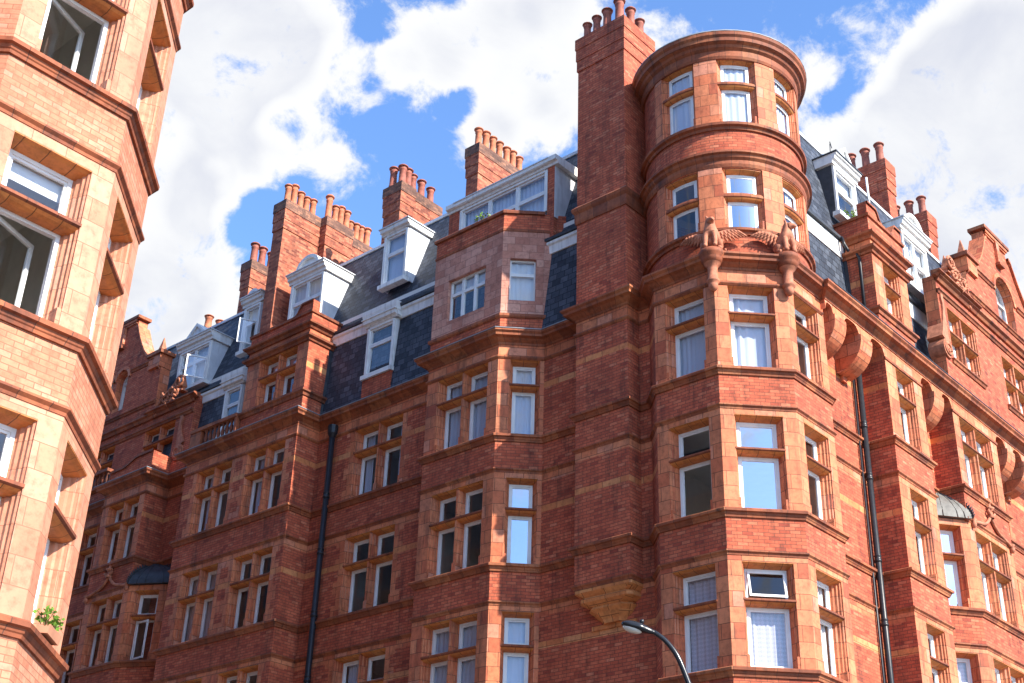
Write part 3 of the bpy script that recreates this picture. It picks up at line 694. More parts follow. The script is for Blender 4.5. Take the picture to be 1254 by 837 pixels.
# main corner stack
m = MB()
MS = stack([(CHX, CHX + 1.34, CHY0, CHY1)], 18.3, 27.42, [(23.14, 18.32, .60, .125), (23.14, 17.98, .66, .13), (23.16, 17.62, .74, .14), (23.18, 17.2, .92, .145), (23.62, 17.14, .86, .135), (23.62, 17.9, .7, .13), (24.05, 17.14, .7, .13)], BRICK, pm=POTD, soot=False)
m = MB(); CP = [(CHX + 1.3, CHY0), (CHX, CHY0), (CHX, CHY1), (CHX + 1.3, CHY1)]
m.sweep(CP, [(-.02, 21.12), (.03, 21.12), (.05, 21.2), (.05, 21.42), (.10, 21.5), (.12, 21.58), (-.02, 21.74)], 0); MAIN.add(m, 'string_course', [SILL])
def row(x0, x1, y, n, h, r, hv=.12): return [(x0 + (x1 - x0) * i / max(1, n - 1), y + rnd.uniform(-.03, .03), h * (1 + rnd.uniform(-hv, hv)), r) for i in range(n)]
stack([(23.25, 24.85, 31.62, 32.16), (24.85, 26.0, 31.30, 32.3), (26.0, 27.3, 31.62, 32.16)], 20, 27.7, row(23.42, 24.6, 31.86, 5, .82, .13) + [(25.02, 31.5, 1.0, .14)] + row(25.35, 25.9, 31.55, 3, .85, .13) + row(26.1, 27.2, 31.86, 5, .85, .13))
stack([(25.0, 25.57, 27.74, 28.52), (25.57, 26.95, 27.84, 28.4)], 24, 27.72, [(25.1, 28.3, .84, .14), (25.15, 27.9, .8, .145), (25.45, 27.95, .8, .14), (25.78, 28.05, .78, .14), (26.2, 28.05, .8, .14), (26.65, 28.05, .75, .14)], pm=POTD)
stack([(25.0, 27.4, 24.2, 24.7)], 24, 27.65, row(25.15, 27.2, 24.42, 7, .78, .13, .05))
stack([(25.0, 26.6, 35.62, 36.12)], 24, 27.65, row(25.2, 26.4, 35.86, 4, .85, .15, .1), pm=POTD)
stack([(26.6, 28.2, 40.4, 41.0)], 24, 27.15, row(26.8, 27.9, 40.6, 3, .7, .17, .1))
stack([(33.9, 34.46, 14.62, 17.0)], 24.5, 27.72, [(34.16, 14.85, .84, .15), (34.16, 15.35, .86, .15), (34.16, 15.85, .86, .15), (34.16, 16.3, .74, .14), (34.16, 16.72, .6, .13)], BRICK, pm=POTD, soot=False)
stack([(37.5, 38.1, 14.92, 16.9)], 24.5, 27.72, [(37.8, 15.14, .84, .15), (37.8, 15.6, .82, .15), (37.8, 16.1, .8, .15), (37.8, 16.55, .66, .14)], BRICK, pm=POTD, soot=False)

# ---- mansard roofs
m = MB()
a, b = 16.95, 47
lo = [(XW + .02, 18.5), (XW + .22, 21.2)]; hi = [(XW + .30, 21.55), (25.0, 25.4)]
f = LF(0)
for pr in (lo, hi):
    (x0, z0), (x1, z1) = pr; L_ = math.hypot(x1 - x0, z1 - z0)
    m.face([(x0, a, z0), (x0, b, z0), (x1, b, z1), (x1, a, z1)], 0, [(a, 0), (b, 0), (b, L_), (a, L_)])
ra, rb = 26.2, 46
YR = 14.62
for (y0, z0, y1, z1) in ((YW + .02, 18.5, YW + .14, 21.2), (YW + .2, 21.55, YR, 25.4)):
    L_ = math.hypot(y1 - y0, z1 - z0); m.face([(ra, y0, z0), (rb, y0, z0), (rb, y1, z1), (ra, y1, z1)], 0, [(ra, 0), (rb, 0), (rb, L_), (ra, L_)])
m.face([(XW + .3, 16.95, 21.55), (25, 16.95, 25.4), (25.0, 16.95, 18.5), (XW, 16.95, 18.5)], 0)
m.face([(25, 14.7, 25.4), (46, YR, 25.4), (46, 23, 25.4), (33, 23, 25.4), (33, 47, 25.4), (25, 47, 25.4)], 1)
MAIN.add(m, 'mansard_roof', [SLATE, LEAD])
m = MB(); m.box(LF(0), a, b, -25.08, -24.95, 25.36, 25.46); m.box(RF(0), 26.4, 46, -YR - .1, -YR + .04, 25.36, 25.46); MAIN.add(m, 'ridge_capping', [CHEEK])
m = MB()
m.ext_u(LF(XW), [(-.35, 21.12), (-.17, 21.12), (-.15, 21.36), (-.10, 21.40), (-.10, 21.48), (-.35, 21.52)], 18.5, 47); MAIN.add(m, 'fascia_board', [WHITE])
m = MB(); m.ext_u(RF(YW), [(-.35, 21.05), (-.10, 21.05), (-.08, 21.15), (-.08, 21.55), (-.35, 21.58)], 26.2, 40); MAIN.add(m, 'fascia_board', [WHITE])
m = MB(); m.ext_u(LF(XW), [(-.32, 21.50), (-.06, 21.50), (-.05, 21.58), (-.32, 21.60)], 18.5, 47); MAIN.add(m, 'gutter', [DARKLEAD])
m = MB(); m.ext_u(RF(YW), [(-.25, 21.57), (-.0, 21.57), (.0, 21.66), (-.25, 21.70)], 26.2, 40); MAIN.add(m, 'gutter', [DARKLEAD])
# back and end walls, floors and inner walls
m = MB()
for p, q in (((46, 23), (46, YW)), ((33, 23), (46, 23)), ((33, 47), (33, 23)), ((XW, 47), (33, 47))): wall(m, OF(p, q), 0, (V(q) - V(p)).length, 0, 25.4)
MAIN.add(m, 'rear_wall', MATS)
m = MB()
for z in (4.7, 8.05, 11.45, 14.85, 18.3, 21.9):
    for x0, x1, y0, y1 in ((25.1, 45.9, 15.5, 22.9), (25.1, 32.9, 22.9, 46.9), (23.9, 25.1, 17.0, 46.9), (25.1, 45.9, 14.15, 15.5)):
        m.box(RF(0), x0, x1, -y1, -y0, z, z + .25)
    m.lathe((*CC, 0), [(1.75, z), (1.75, z + .2), (.01, z + .2)], 16); m.lathe((*CC, 0), [(.01, z), (1.75, z)], 16)
MAIN.add(m, 'floor_slab', [INT])
m = MB(); m.box(LF(0), 18, 46.8, -27.2, -27.0, 4.7, 25.2); m.box(RF(0), 26, 45.8, -17.7, -17.5, 4.7, 25.2)
for y in (19.4, 24.3, 28.6, 34.4, 38.9): m.box(RF(0), 23.95, 27, -y - .1, -y + .1, 4.7, 21)
MAIN.add(m, 'inner_wall', [INT])

# ---- dormers
def dormer(fr, u0, u1, z0, z1, back, head, cols=1, tz=.6, curtain='pale', cheek=CHEEK, zc=None, depth=1.0, opensash=None, brickside=0, sill=True):
    """front at d=0, cheeks running back into the roof slope"""
    m = MB(); t = .09
    m.box(fr, u0 - t, u0 + .002, -.14, .0, z0, z1, 0); m.box(fr, u1 - .002, u1 + t, -.14, .0, z0, z1, 0); m.box(fr, u0, u1, -.14, -.002, z1 - .05, z1 + .04, 0)
    if sill: m.box(fr, u0 - t - .05, u1 + t + .05, -.14, .09, z0 - .16, z0 - .02, 0); m.box(fr, u0 - t, u1 + t, -.14, .0, z0 - .03, z0 + .02, 0)
    for u in (u0 - t, u1 + t):                # cheeks
        s = -1 if u < u0 else 1
        m.box(fr, min(u, u + s * .02), max(u, u + s * .02), -depth, -.06, z0 - .1, z1 + .02, 1)
    zt = z1 + .04
    c = [(-depth, zt), (.02, zt), (.03, zt + .10), (.10, zt + .13), (.12, zt + .22), (.17, zt + .25), (.17, zt + .31), (-depth, zt + .33)]
    if head == 'flat': c = [(-depth, zt), (.02, zt), (.04, zt + .06), (.12, zt + .08), (.14, zt + .20), (-depth, zt + .22)]
    m.ext_u(fr, c, u0 - t - .1, u1 + t + .1, 0)
    top = c[-2][1] + .002
    m.box(fr, u0 - t - .14, u1 + t + .14, -depth, c[-2][0] + .03, top + .0, top + .035, 1)
    um = (u0 + u1) / 2
    if head == 'ped':
        w = (u1 - u0) * .33; h = .48
        m.ext_d(fr, [(um - w, top + .03), (um + w, top + .03), (um, top + h)], -.6, .03, 0); m.ext_d(fr, [(um - w - .12, top + .035), (um - w, top + .035), (um, top + h + .0), (um + w, top + .035), (um + w + .12, top + .035), (um, top + h + .12)], -.6, .10, 0)
    if head == 'hood':
        w = (u1 - u0) * .40; n = 14; arc = lambda r: [(um + r * cos(pi - pi * i / n), top + .03 + r * .88 * sin(pi * i / n)) for i in range(n + 1)]
        m.ext_d(fr, arc(w - .1), -.5, .0, 0); o_, i_ = arc(w), arc(w - .12)
        for k in range(n):
            for d0, d1 in ((-.5, .09),):
                m.face([fr.P(o_[k][0], d1, o_[k][1]), fr.P(o_[k + 1][0], d1, o_[k + 1][1]), fr.P(i_[k + 1][0], d1, i_[k + 1][1]), fr.P(i_[k][0], d1, i_[k][1])], 0)
                m.face([fr.P(o_[k][0], d0, o_[k][1]), fr.P(o_[k + 1][0], d0, o_[k + 1][1]), fr.P(o_[k + 1][0], d1, o_[k + 1][1]), fr.P(o_[k][0], d1, o_[k][1])], 0)
                m.face([fr.P(i_[k][0], 0, i_[k][1]), fr.P(i_[k + 1][0], 0, i_[k + 1][1]), fr.P(i_[k + 1][0], d1, i_[k + 1][1]), fr.P(i_[k][0], d1, i_[k][1])], 0)
    # roof over the dormer body
    o = MAIN.add(m, 'dormer', [WHITE, cheek])
    w = MB(); spans = []; cw = (u1 - u0) / cols
    zm = z0 + (z1 - z0) * tz
    for i in range(cols):
        a, b = u0 + cw * i, u0 + cw * (i + 1)
        for j, (c0, c1) in enumerate(((z0, zm), (zm, z1))):
            if tz >= 1 and j: continue
            ring(w, fr, a + .003, b - .003, c0 + .003, c1 - .05 if j or tz >= 1 else c1 - .003, .06, -.13, -.05)
            if opensash is not None and j == 0 and i == opensash: continue
            spans.append((a + .06, b - .06, c0 + .06, (c1 - .05 if j or tz >= 1 else c1) - .06))
    MAIN.sub(w, 'casement', FRAME, o)
    light(MAIN, o, fr, spans, curtain, -.09, dep=-.2)
    if opensash is not None:
        a = u0 + cw * opensash + .06; p = fr.P(a if opensash == 0 else a + cw - .12, -.05, 0); ang = R(62); du = fr.u * (1 if opensash == 0 else -1)
        dv = du * cos(ang) + fr.n * sin(ang); f2 = Fr((p.x, p.y), (dv.x, dv.y), (-dv.y, dv.x)); s = MB(); wd = cw - .12
        ring(s, f2, 0, wd, z0 + .06, zm - .05, .05, -.02, .02); MAIN.sub(s, 'open_sash', FRAME, o)
        s = MB(); s.face([f2.P(.05, 0, z0 + .1), f2.P(wd - .05, 0, z0 + .1), f2.P(wd - .05, 0, zm - .1), f2.P(.05, 0, zm - .1)]); MAIN.sub(s, 'open_sash_pane', GLASS, o)
    return o
# lower windows in the steep slope
def lower(u0, u1, z0=19.5, z1=21.1):
    o = dormer(LF(XW + .02), u0, u1, z0, z1, 0, 'flat', 1, .62, 'blind', WHITE, depth=.3)
    m = MB(); m.ext_u(LF(XW + .0), [(-.25, 21.18), (.0, 21.18), (.03, 21.30), (.08, 21.36), (.13, 21.5), (.14, 21.62), (-.25, 21.66)], u0 - .22, u1 + .22); MAIN.sub(m, 'hood_moulding', WHITE, o)
    m = MB(); m.box(LF(XW), u0 - .1, u1 + .1, -.2, -.0, 18.5, z0 - .16); MAIN.sub(m, 'brick_apron', BRICK, o)
lower(25.93, 26.93); lower(33.1, 33.82)
dormer(LF(XW + .30), 25.98, 26.85, 22.72, 24.5, 0, 'flat', 1, .6, 'net', depth=1.2)
dormer(LF(XW + .05), 29.55, 31.0, 22.4, 24.12, 0, 'hood', 2, .55, 'rose', depth=1.25)
dormer(LF(XW + .25), 33.0, 33.72, 22.62, 24.3, 0, 'hood', 1, .62, 'pale', depth=1.1, opensash=0)
dormer(LF(XW + .25), 35.62, 37.25, 22.15, 23.68, 0, 'ped', 2, .62, 'pale', depth=1.1, opensash=0)
dormer(RF(YW + .15), 28.85, 29.95, 22.72, 24.25, 0, 'ped', 1, .55, 'blind', depth=.9, cheek=DARKLEAD)
dormer(RF(YW + .15), 32.95, 34.45, 22.4, 24.2, 0, 'hood', 2, .55, 'pale', depth=.9, cheek=CHEEK)
# wide flat dormer behind the bay attic
fw_ = LF(XW + .15)
o = dormer(fw_, 20.2, 23.42, 22.6, 24.0, 0, 'flat', 3, .5, 'net', depth=1.3, sill=False)
m = MB(); m.box(fw_, 19.86, 20.1, -.5, -.01, 21.6, 24.03); MAIN.sub(m, 'brick_pier', BRICK, o)
m = MB(); m.box(fw_, 23.52, 23.95, -.5, -.01, 21.6, 24.03); MAIN.sub(m, 'brick_pier', BRICK, o)
m = MB(); m.ext_u(fw_, [(-1.4, 24.03), (.03, 24.03), (.05, 24.10), (.14, 24.14), (.15, 24.28), (-1.4, 24.36)], 19.7, 23.98); MAIN.sub(m, 'eaves_board', WHITE, o)
m = MB(); m.box(fw_, 19.84, 19.86, -1.2, -.03, 22.3, 24.03, 0); MAIN.sub(m, 'lead_cheek', CHEEK, o)

# ---- attic storey over bay C, pink blocks
XA = XB + .12
AC = [(XW + .5, 20.07 - .4 + .02), (XW + .05, 20.09), (XA, 20.90), (XA, 23.47), (XW + .5, 23.47)]
m = MB(); wz = (19.58, 20.94)
aw = {1: (.20, .92, 1), 2: (.60, 2.02, 3)}
for i, (p, q) in enumerate(zip(AC, AC[1:])):
    f = OF(p, q); ln = (V(q) - V(p)).length
    ops = [(aw[i][0], aw[i][1], *wz)] if i in aw else []
    wall(m, f, 0, ln, 18.5, 22.4, ops, [(19.2, 21.82)])
MAIN.add(m, 'attic_bay_wall', [BRICK, PINK])
m = MB()
m.sweep(AC, [(-.05, 19.06), (.03, 19.06), (.06, 19.1), (.06, 19.17), (-.05, 19.22)], 0); MAIN.add(m, 'string_course', [SILL]); m = MB(); m.sweep(AC, [(-.25, 21.79), (.02, 21.79), (.03, 21.85), (-.25, 21.87)], 0); MAIN.add(m, 'string_course', [SILL])
m = MB(); m.sweep([(XW + .05, 20.09), (XA, 20.90), (XA, 23.47), (XW + .5, 23.47)], [(-.32, 22.36), (.06, 22.36), (.07, 22.43), (.03, 22.48), (-.32, 22.48)], 0)
f = LF(XA); m.ext_d(f, [(20.9, 22.482), (21.9, 22.482), (21.9, 22.60), (21.6, 22.68), (20.9, 22.70)], -.3, .05, 0) if False else None
MAIN.add(m, 'coping', [SILL])
for i, (a, b, nl) in aw.items():
    f = OF(AC[i], AC[i + 1]); s = MB()
    s.ext_z(f, [(a, -.001), (a, -.2), (a + .01, -.2), (a + .01, -.001)], *wz, 0); s.ext_z(f, [(b, -.001), (b, -.2), (b - .01, -.2), (b - .01, -.001)], *wz, 0); s.box(f, a, b, -.2, -.003, wz[1] - .02, wz[1] - .001); s.box(f, a, b, -.2, -.003, wz[0] + .001, wz[0] + .03)
    MAIN.add(s, 'window_surround', [PINK])
    w = MB(); sp = []; cw = (b - a - .02) / nl; zm = wz[0] + .03 + .85
    for k in range(nl):
        for c0, c1 in ((wz[0] + .03, zm), (zm, wz[1] - .02)):
            x0 = a + .01 + cw * k; ring(w, f, x0 + .001, x0 + cw - .001, c0 + .001, c1 - .001, .045, -.19, -.11); sp.append((x0 + .045, x0 + cw - .045, c0 + .045, c1 - .045))
    o = MAIN.add(w, 'window', FRAME); light(MAIN, o, f, sp, 'blind' if nl == 3 else 'pale', -.15, dep=-.24)

# ---- attic pavilions over bay D and bay A
def pavilion(pts, ops_i, wins, ends, zp=22.42, zr=.32, zbase=18.5):
    m = MB()
    for i, (p, q) in enumerate(zip(pts, pts[1:])):
        f = OF(p, q); ln = (V(q) - V(p)).length
        ops = [(a, b, 19.38, 20.98) for a, b, nl, c in wins] if i == ops_i else []
        wall(m, f, 0, ln, zbase, zp, ops, [(19.38, 21.5)] if i == ops_i else [(20.1, 20.28), (20.98, 21.5)])
    MAIN.add(m, 'attic_wall', MATS)
    m = MB()
    m.sweep(pts, [(-.03, 19.12), (.04, 19.12), (.06, 19.2), (.12, 19.24), (.12, 19.3), (-.03, 19.36)], 0); MAIN.add(m, 'string_course', [SILL]); m = MB()
    m.sweep(pts, [(-.03, 20.99), (.05, 20.99), (.07, 21.05), (.15, 21.10), (.16, 21.17), (-.03, 21.22)], 0); MAIN.add(m, 'string_course', [SILL]); m = MB()
    m.sweep(pts, [(-.03, 21.42), (.05, 21.42), (.09, 21.5), (.17, 21.54), (.18, 21.6), (-.03, 21.66)], 0)
    MAIN.add(m, 'string_course', [SILL])
    m = MB(); m.sweep(pts, [(-.3, zp - .04), (.05, zp - .04), (.06, zp + .04), (-.3, zp + .07)], 0)
    f = OF(pts[ops_i], pts[ops_i + 1]); ln = (V(pts[ops_i + 1]) - V(pts[ops_i])).length
    MAIN.add(m, 'coping', [SILL])
    for a, b in ends:
        m = MB(); n = 8; lo_, hi_ = zp + .065, zp + .065 + zr; pr = [(a, lo_), (a, hi_), (a + (b - a) * .62, hi_)] + [(a + (b - a) * (.62 + .38 * i / n), hi_ - (zr - .005) * sin(pi / 2 * i / n) ** 1.5) for i in range(1, n + 1)]
        m.ext_d(f, pr, -.28, .0, 0); 
        top = pr[1:]
        for (u, z), (u2, z2) in zip(top, top[1:]):
            m.face([f.P(u, -.3, z + .002), f.P(u2, -.3, z2 + .002), f.P(u2, .05, z2 + .002), f.P(u, .05, z + .002)], 1); m.face([f.P(u, .05, z + .002), f.P(u2, .05, z2 + .002), f.P(u2, .05, z2 - .06), f.P(u, .05, z - .06)], 1)
        MAIN.add(m, 'parapet', [BRICK, SILL])
    for a, b, nl, c in wins: window(MAIN, f, a, b, 19.38, 20.98, nl, (.86, .98), c)
XD = XB + .08
pavilion([(XW + .6, 28.78), (XD, 28.78), (XD, 31.72), (XW + .6, 31.72)], 1, [(.5, 2.32, 2, None)], [(0, .8)], 22.02, .36)
pavilion([(30.75, YW + .5), (30.75, YB + .03), (28.72, YB + .03), (28.72, YW + .5)], 1, [(.5, 1.45, 1, 'pale')], [(0, .75), (2.03, 1.25)], 22.2, .38)
m = MB(); m.face([(28.712, YW - .06, 18.52), (28.712, YW + .1, 18.52), (28.712, YW + .22, 21.5), (28.712, YW + .04, 21.5)]); m.face([(28.69, YW - .05, 18.52), (28.69, YW + .0, 18.52), (28.69, YW + .14, 21.5), (28.69, YW + .05, 21.5)]); MAIN.add(m, 'lead_flashing', [DARKLEAD])
m = MB(); m.face([(XW - .06, 28.772, 18.52), (XW + .1, 28.772, 18.52), (XW + .25, 28.772, 21.3), (XW + .08, 28.772, 21.3)]); m.box(RF(28.77), XW - .03, XW + .16, 0, .012, 18.52, 18.6); MAIN.add(m, 'lead_flashing', [DARKLEAD])
# ---- balustrades on the cornice
def balustrade(fr, u0, u1, z0, z1, n, piers):
    m = MB(); m.box(fr, u0, u1, -.14, .05, z0, z0 + .1); m.box(fr, u0, u1, -.16, .07, z1 - .11, z1)
    for a, b in piers: m.box(fr, a, b, -.13, .035, z0 + .1, z1 - .11)
    o = MAIN.add(m, 'balustrade', [SILL])
    for i in range(n):
        u = u0 + (u1 - u0) * (i + .5) / n
        if any(a - .05 < u < b + .05 for a, b in piers): continue
        b = MB(); p = fr.P(u, -.045, 0); h = z1 - z0 - .21; b.lathe((p.x, p.y, z0 + .1), [(.06, 0), (.06, .04), (.035, .07), (.065, h * .4), (.03, h * .75), (.055, h * .9), (.055, h)], 8); MAIN.sub(b, 'baluster', SILL, o)
balustrade(LF(XB - .03), 31.75, 34.1, 18.58, 19.32, 11, [(33.55, 34.1), (31.75, 31.85)])
balustrade(LF(XB - .03), 38.72, 41.0, 18.58, 19.25, 10, [])
m = MB(); f = LF(XB + .05)
pr = [(36.28, 18.56), (36.28, 19.3), (37.1, 19.3)] + [(37.1 + .9 * t, 19.3 - .25 * (t * t * (3 - 2 * t))) for t in (.2, .4, .6, .8, 1)] + [(38.72, 19.05), (38.72, 18.56)]
m.ext_d(f, pr, -.3, .0, 0)
for (u, z), (u2, z2) in zip(pr[1:-1], pr[2:-1]):
    m.face([f.P(u, -.33, z + .06), f.P(u2, -.33, z2 + .06), f.P(u2, .05, z2 + .06), f.P(u, .05, z + .06)], 1); m.face([f.P(u, .05, z + .06), f.P(u2, .05, z2 + .06), f.P(u2, .05, z2 - .03), f.P(u, .05, z - .03)], 1)
m.face([(XB + .36, 36.29, 18.5), (XW + .2, 36.29, 18.5), (XW + .2, 36.29, 19.28), (XB + .36, 36.29, 19.28)], 0)
MAIN.add(m, 'parapet', [BRICK, SILL])

# ---- shaped gables
def volute(fr, u, z0, z1, sgn, w=.5):
    """scroll console standing beside the gable pilaster"""
    m = MB(); h = z1 - z0; r = .30; n = 26
    pr = [(0, z0), (.0, z1)]
    pts = [(w * .28, z1), (w * .32, z1 - .15), (w * .22, z1 - .32)] + [(w * .22 + (w * .85 - w * .22) * t ** 1.6, z1 - .32 - (h - .32 - 2 * r) * t) for t in (.25, .5, .75, 1)]
    cx, cz = w * .85 - r, z0 + r * .95
    pts += [(cx + r * cos(a), cz + r * sin(a)) for a in [pi / 3 - (pi * 1.0) * i / 10 for i in range(11)]]
    prof = [(u + sgn * a, b) for a, b in [(0, z0)] + [(0, z1)] + pts]
    m.ext_d(fr, prof, -.42, .06, 0)
    sp = [fr.P(u + sgn * (cx + (r - .05) * (1 - .75 * t) * cos(1.2 - t * 11)), .07, cz + (r - .05) * (1 - .75 * t) * sin(1.2 - t * 11)) for t in [i / 40 for i in range(41)]]
    m.tube(sp, .035, 0, 6)
    return MAIN.add(m, 'volute', [STATUE])
def carving(fr, u, z, sgn, name='carved_scrollwork'):
    """scrolled broken pediment with foliage between its ends"""
    m = MB(); q = random.Random(3)
    for k in range(3):
        sp = []
        for i in range(24):
            t = i / 23; sp.append(fr.P(u + sgn * (.15 + 1.25 * t), .16 - .05 * k, z + .95 - .78 * t ** .6 - .09 * k + .10 * sin(t * 5)))
        m.tube(sp, .055, 0, 6)
    for cu, cz, rr in ((.05, .78, .26), (.42, .52, .22), (.78, .36, .18), (.2, .42, .2)):
        sp = [fr.P(u + sgn * (cu + rr * (1 - .7 * t) * cos(t * 10)), .14 + .1 * t, z + cz + rr * (1 - .7 * t) * sin(t * 10)) for t in [i / 26 for i in range(27)]]
        m.tube(sp, [.06 - .025 * i / 26 for i in range(27)], 0, 6)
    for k in range(26):
        cu, cz = q.uniform(-.1, 1.0), q.uniform(.1, .8); cz *= 1 - .45 * cu
        p = fr.P(u + sgn * cu, .10 + q.uniform(0, .12), z + cz); a = q.uniform(0, 6)
        m.tube([p, p + fr.u * .09 * cos(a) + V((0, 0, .09 * sin(a))) + fr.n * .05, p + fr.u * .17 * cos(a + .5) + V((0, 0, .17 * sin(a + .5)))], [.045, .05, .012], 0, 6)
    return MAIN.add(m, name, [STATUE])
def pinnacle(par, p, s=1):
    m = MB(); m.lathe(p, [(.2 * s, 0), (.2 * s, .05 * s), (.09 * s, .10 * s), (.09 * s, .14 * s), (.15 * s, .18 * s), (.16 * s, .22 * s), (.02 * s, .72 * s), (.004, .74 * s)], 4, 0, False, R(45), R(405)); return MAIN.sub(m, 'pinnacle', STATUE, par)
def gable(fr, c, sgn, zb, zped, zped2, zap, arches, wins, zwin, zcor, u_pil, thick=.4):
    """fr: wall plane, c: centre u, sgn: direction of u away from the viewer"""
    U = lambda x: c + sgn * x
    m = MB()
    half = [(5.4, zb), (5.4, zcor + .1), (2.95, zcor + .1), (2.95, zcor + .35), (2.9, zped - .55), (2.55, zped - .1), (2.35, zped)] 
    half += [(2.35 - 1.35 * t, zped + (zap - .35 - zped) * (t ** 1.7)) for t in (.2, .4, .6, .8, 1)] + [(.86, zap - .3), (.86, zap)]
    left = [(-a, z) for a, z in half]; right = [(a, z) for a, z in reversed(half)]
    out = left + right
    # triangulate around arched holes with bmesh
    ops = []
    for a, b, z0, zs in arches: ops.append([(a, z0)] + [(b, z0)] + [((a + b) / 2 + (b - a) / 2 * cos(pi * i / 10), zs + (b - a) / 2 * sin(pi * i / 10)) for i in range(11)])
    for a, b, nl in wins: ops.append([(a, zwin[0]), (b, zwin[0]), (b, zwin[1]), (a, zwin[1])])
    bm = bmesh.new(); loops = []
    for lp in [out] + ops:
        vs = [bm.verts.new(fr.P(U(u), 0, z)) for u, z in lp]; es = [bm.edges.new((vs[i], vs[(i + 1) % len(vs)])) for i in range(len(vs))]; loops.append((vs, es))
    bmesh.ops.triangle_fill(bm, use_beauty=True, use_dissolve=False, edges=[e for _, es in loops for e in es], normal=fr.n)
    for f_ in bm.faces: m.face([v.co.copy() for v in f_.verts], 0)
    bm.free()
    for lp, mt in [(out, 1)] + [(o_, 1) for o_ in ops]:
        for (ua, za), (ub, zb_) in zip(lp, lp[1:] + lp[:1]): m.face([fr.P(U(ua), 0, za), fr.P(U(ub), 0, zb_), fr.P(U(ub), -thick, zb_), fr.P(U(ua), -thick, za)], mt)
    # copings along the outline
    top = [(-a, z) for a, z in half[4:]] + [(a, z) for a, z in reversed(half[4:])]
    for (ua, za), (ub, zb_) in zip(top, top[1:]):
        if abs(ua - ub) < .001: continue
        m.face([fr.P(U(ua), .09, za + .05), fr.P(U(ub), .09, zb_ + .05), fr.P(U(ub), -thick - .04, zb_ + .05), fr.P(U(ua), -thick - .04, za + .05)], 1); m.face([fr.P(U(ua), .09, za + .05), fr.P(U(ub), .09, zb_ + .05), fr.P(U(ub), .09, zb_ - .06), fr.P(U(ua), .09, za - .06)], 1)
        m.face([fr.P(U(ua), .09, za - .06), fr.P(U(ub), .09, zb_ - .06), fr.P(U(ub), -.01, zb_ - .06), fr.P(U(ua), -.01, za - .06)], 1)
    m.box(fr, U(-.98), U(.98), -thick - .06, .12, zap + .055, zap + .17, 2); m.box(fr, U(-.8), U(.8), -.02, .05, zap - .12, zap - .004, 1)
    # strings and cornice
    B_ = lambda a, b, d, z0, z1, mt=2: m.ext_u(fr, [(-.03, z0), (d * .35, z0), (d * .6, z0 + (z1 - z0) * .4), (d, z0 + (z1 - z0) * .6), (d, z1 - .02), (-.03, z1)], min(U(a), U(b)), max(U(a), U(b)), mt)
    B_(-5.4, 5.4, .18, zcor - .1, zcor + .12); B_(-5.4, 5.4, .10, zcor - .5, zcor - .36); B_(-5.6, -2.7, .26, zcor + .0, zcor + .16)
    B_(-2.95, 2.95, .10, zcor + .55, zcor + .68)
    zs = zped - .2
    for a, b in ((-2.5, min(x[0] for x in arches) - .22), (max(x[1] for x in arches) + .22, 2.5)): B_(a, b, .10, zs, zs + .14)
    if wins:
        for a, b, nl in wins: B_(a - .12, b + .12, .1, zwin[0] - .16, zwin[0])
    for a, b, z0, zs in arches:                # hood moulds
        r0, r1 = (b - a) / 2 + .03, (b - a) / 2 + .17; cc = (a + b) / 2
        for i in range(12):
            t0, t1 = pi * i / 12, pi * (i + 1) / 12
            q = lambda r, t, d: fr.P(U(cc + r * cos(t)), d, zs + r * sin(t))
            m.face([q(r0, t0, .05), q(r0, t1, .05), q(r1, t1, .05), q(r1, t0, .05)], 1); m.face([q(r1, t0, .05), q(r1, t1, .05), q(r1, t1, -.01), q(r1, t0, -.01)], 1); m.face([q(r0, t0, .05), q(r0, t1, .05), q(r0, t1, -.01), q(r0, t0, -.01)], 1)
    # small bracket shaft in the head
    m.box(fr, U(-.12), U(.12), -.01, .10, zap - .95, zap - .1, 1); m.box(fr, U(-.2), U(.2), -.01, .16, zap - 1.02, zap - .92, 2)
    # pedestals
    for s_ in (-1, 1): m.box(fr, min(U(s_ * 2.2), U(s_ * 2.9)), max(U(s_ * 2.2), U(s_ * 2.9)), -.42, .10, zped - .5, zped, 1); m.box(fr, min(U(s_ * 2.1), U(s_ * 3.0)), max(U(s_ * 2.1), U(s_ * 3.0)), -.47, .17, zped, zped + .14, 2)
    o = MAIN.add(m, 'gable', MATS)
    for s_ in (-1, 1): p = fr.P(U(s_ * 2.55), -.16, zped + .14); pinnacle(o, p, .95)
    p = fr.P(U(-4.55), .02, zcor + .5); pinnacle(o, p, .9)
    for a, b, z0, zs in arches:
        w = MB(); cc = (a + b) / 2; r = (b - a) / 2; fo = fr
        ua, ub = sorted((U(a), U(b)))
        ring(w, fo, ua, ub, z0, zs, .07, -.36, -.26); w.box(fo, U(cc) - .025, U(cc) + .025, -.35, -.27, z0 + .07, zs - .07)
        n = 10
        for i in range(n):
            t0, t1 = pi * i / n, pi * (i + 1) / n; q = lambda rr, t, d: fr.P(U(cc + rr * cos(t)), d, zs + rr * sin(t))
            w.face([q(r, t0, -.26), q(r, t1, -.26), q(r - .07, t1, -.26), q(r - .07, t0, -.26)]); w.face([q(r - .07, t0, -.26), q(r - .07, t1, -.26), q(r - .07, t1, -.36), q(r - .07, t0, -.36)])
        oo = MAIN.add(w, 'window', FRAME)
        pn = MB(); pn.face([fr.P(U(a + .05), -.31, z0 + .05), fr.P(U(b - .05), -.31, z0 + .05), fr.P(U(b - .05), -.31, zs)] + [fr.P(U(cc + (r - .05) * cos(pi * i / 8)), -.31, zs + (r - .05) * sin(pi * i / 8)) for i in range(9)] + [fr.P(U(a + .05), -.31, zs)]); MAIN.sub(pn, 'pane', GLASS, oo)
    for a, b, nl in wins:
        ua, ub = sorted((U(a), U(b))); window(MAIN, fr, ua, ub, *zwin, nl, (.85, .98))
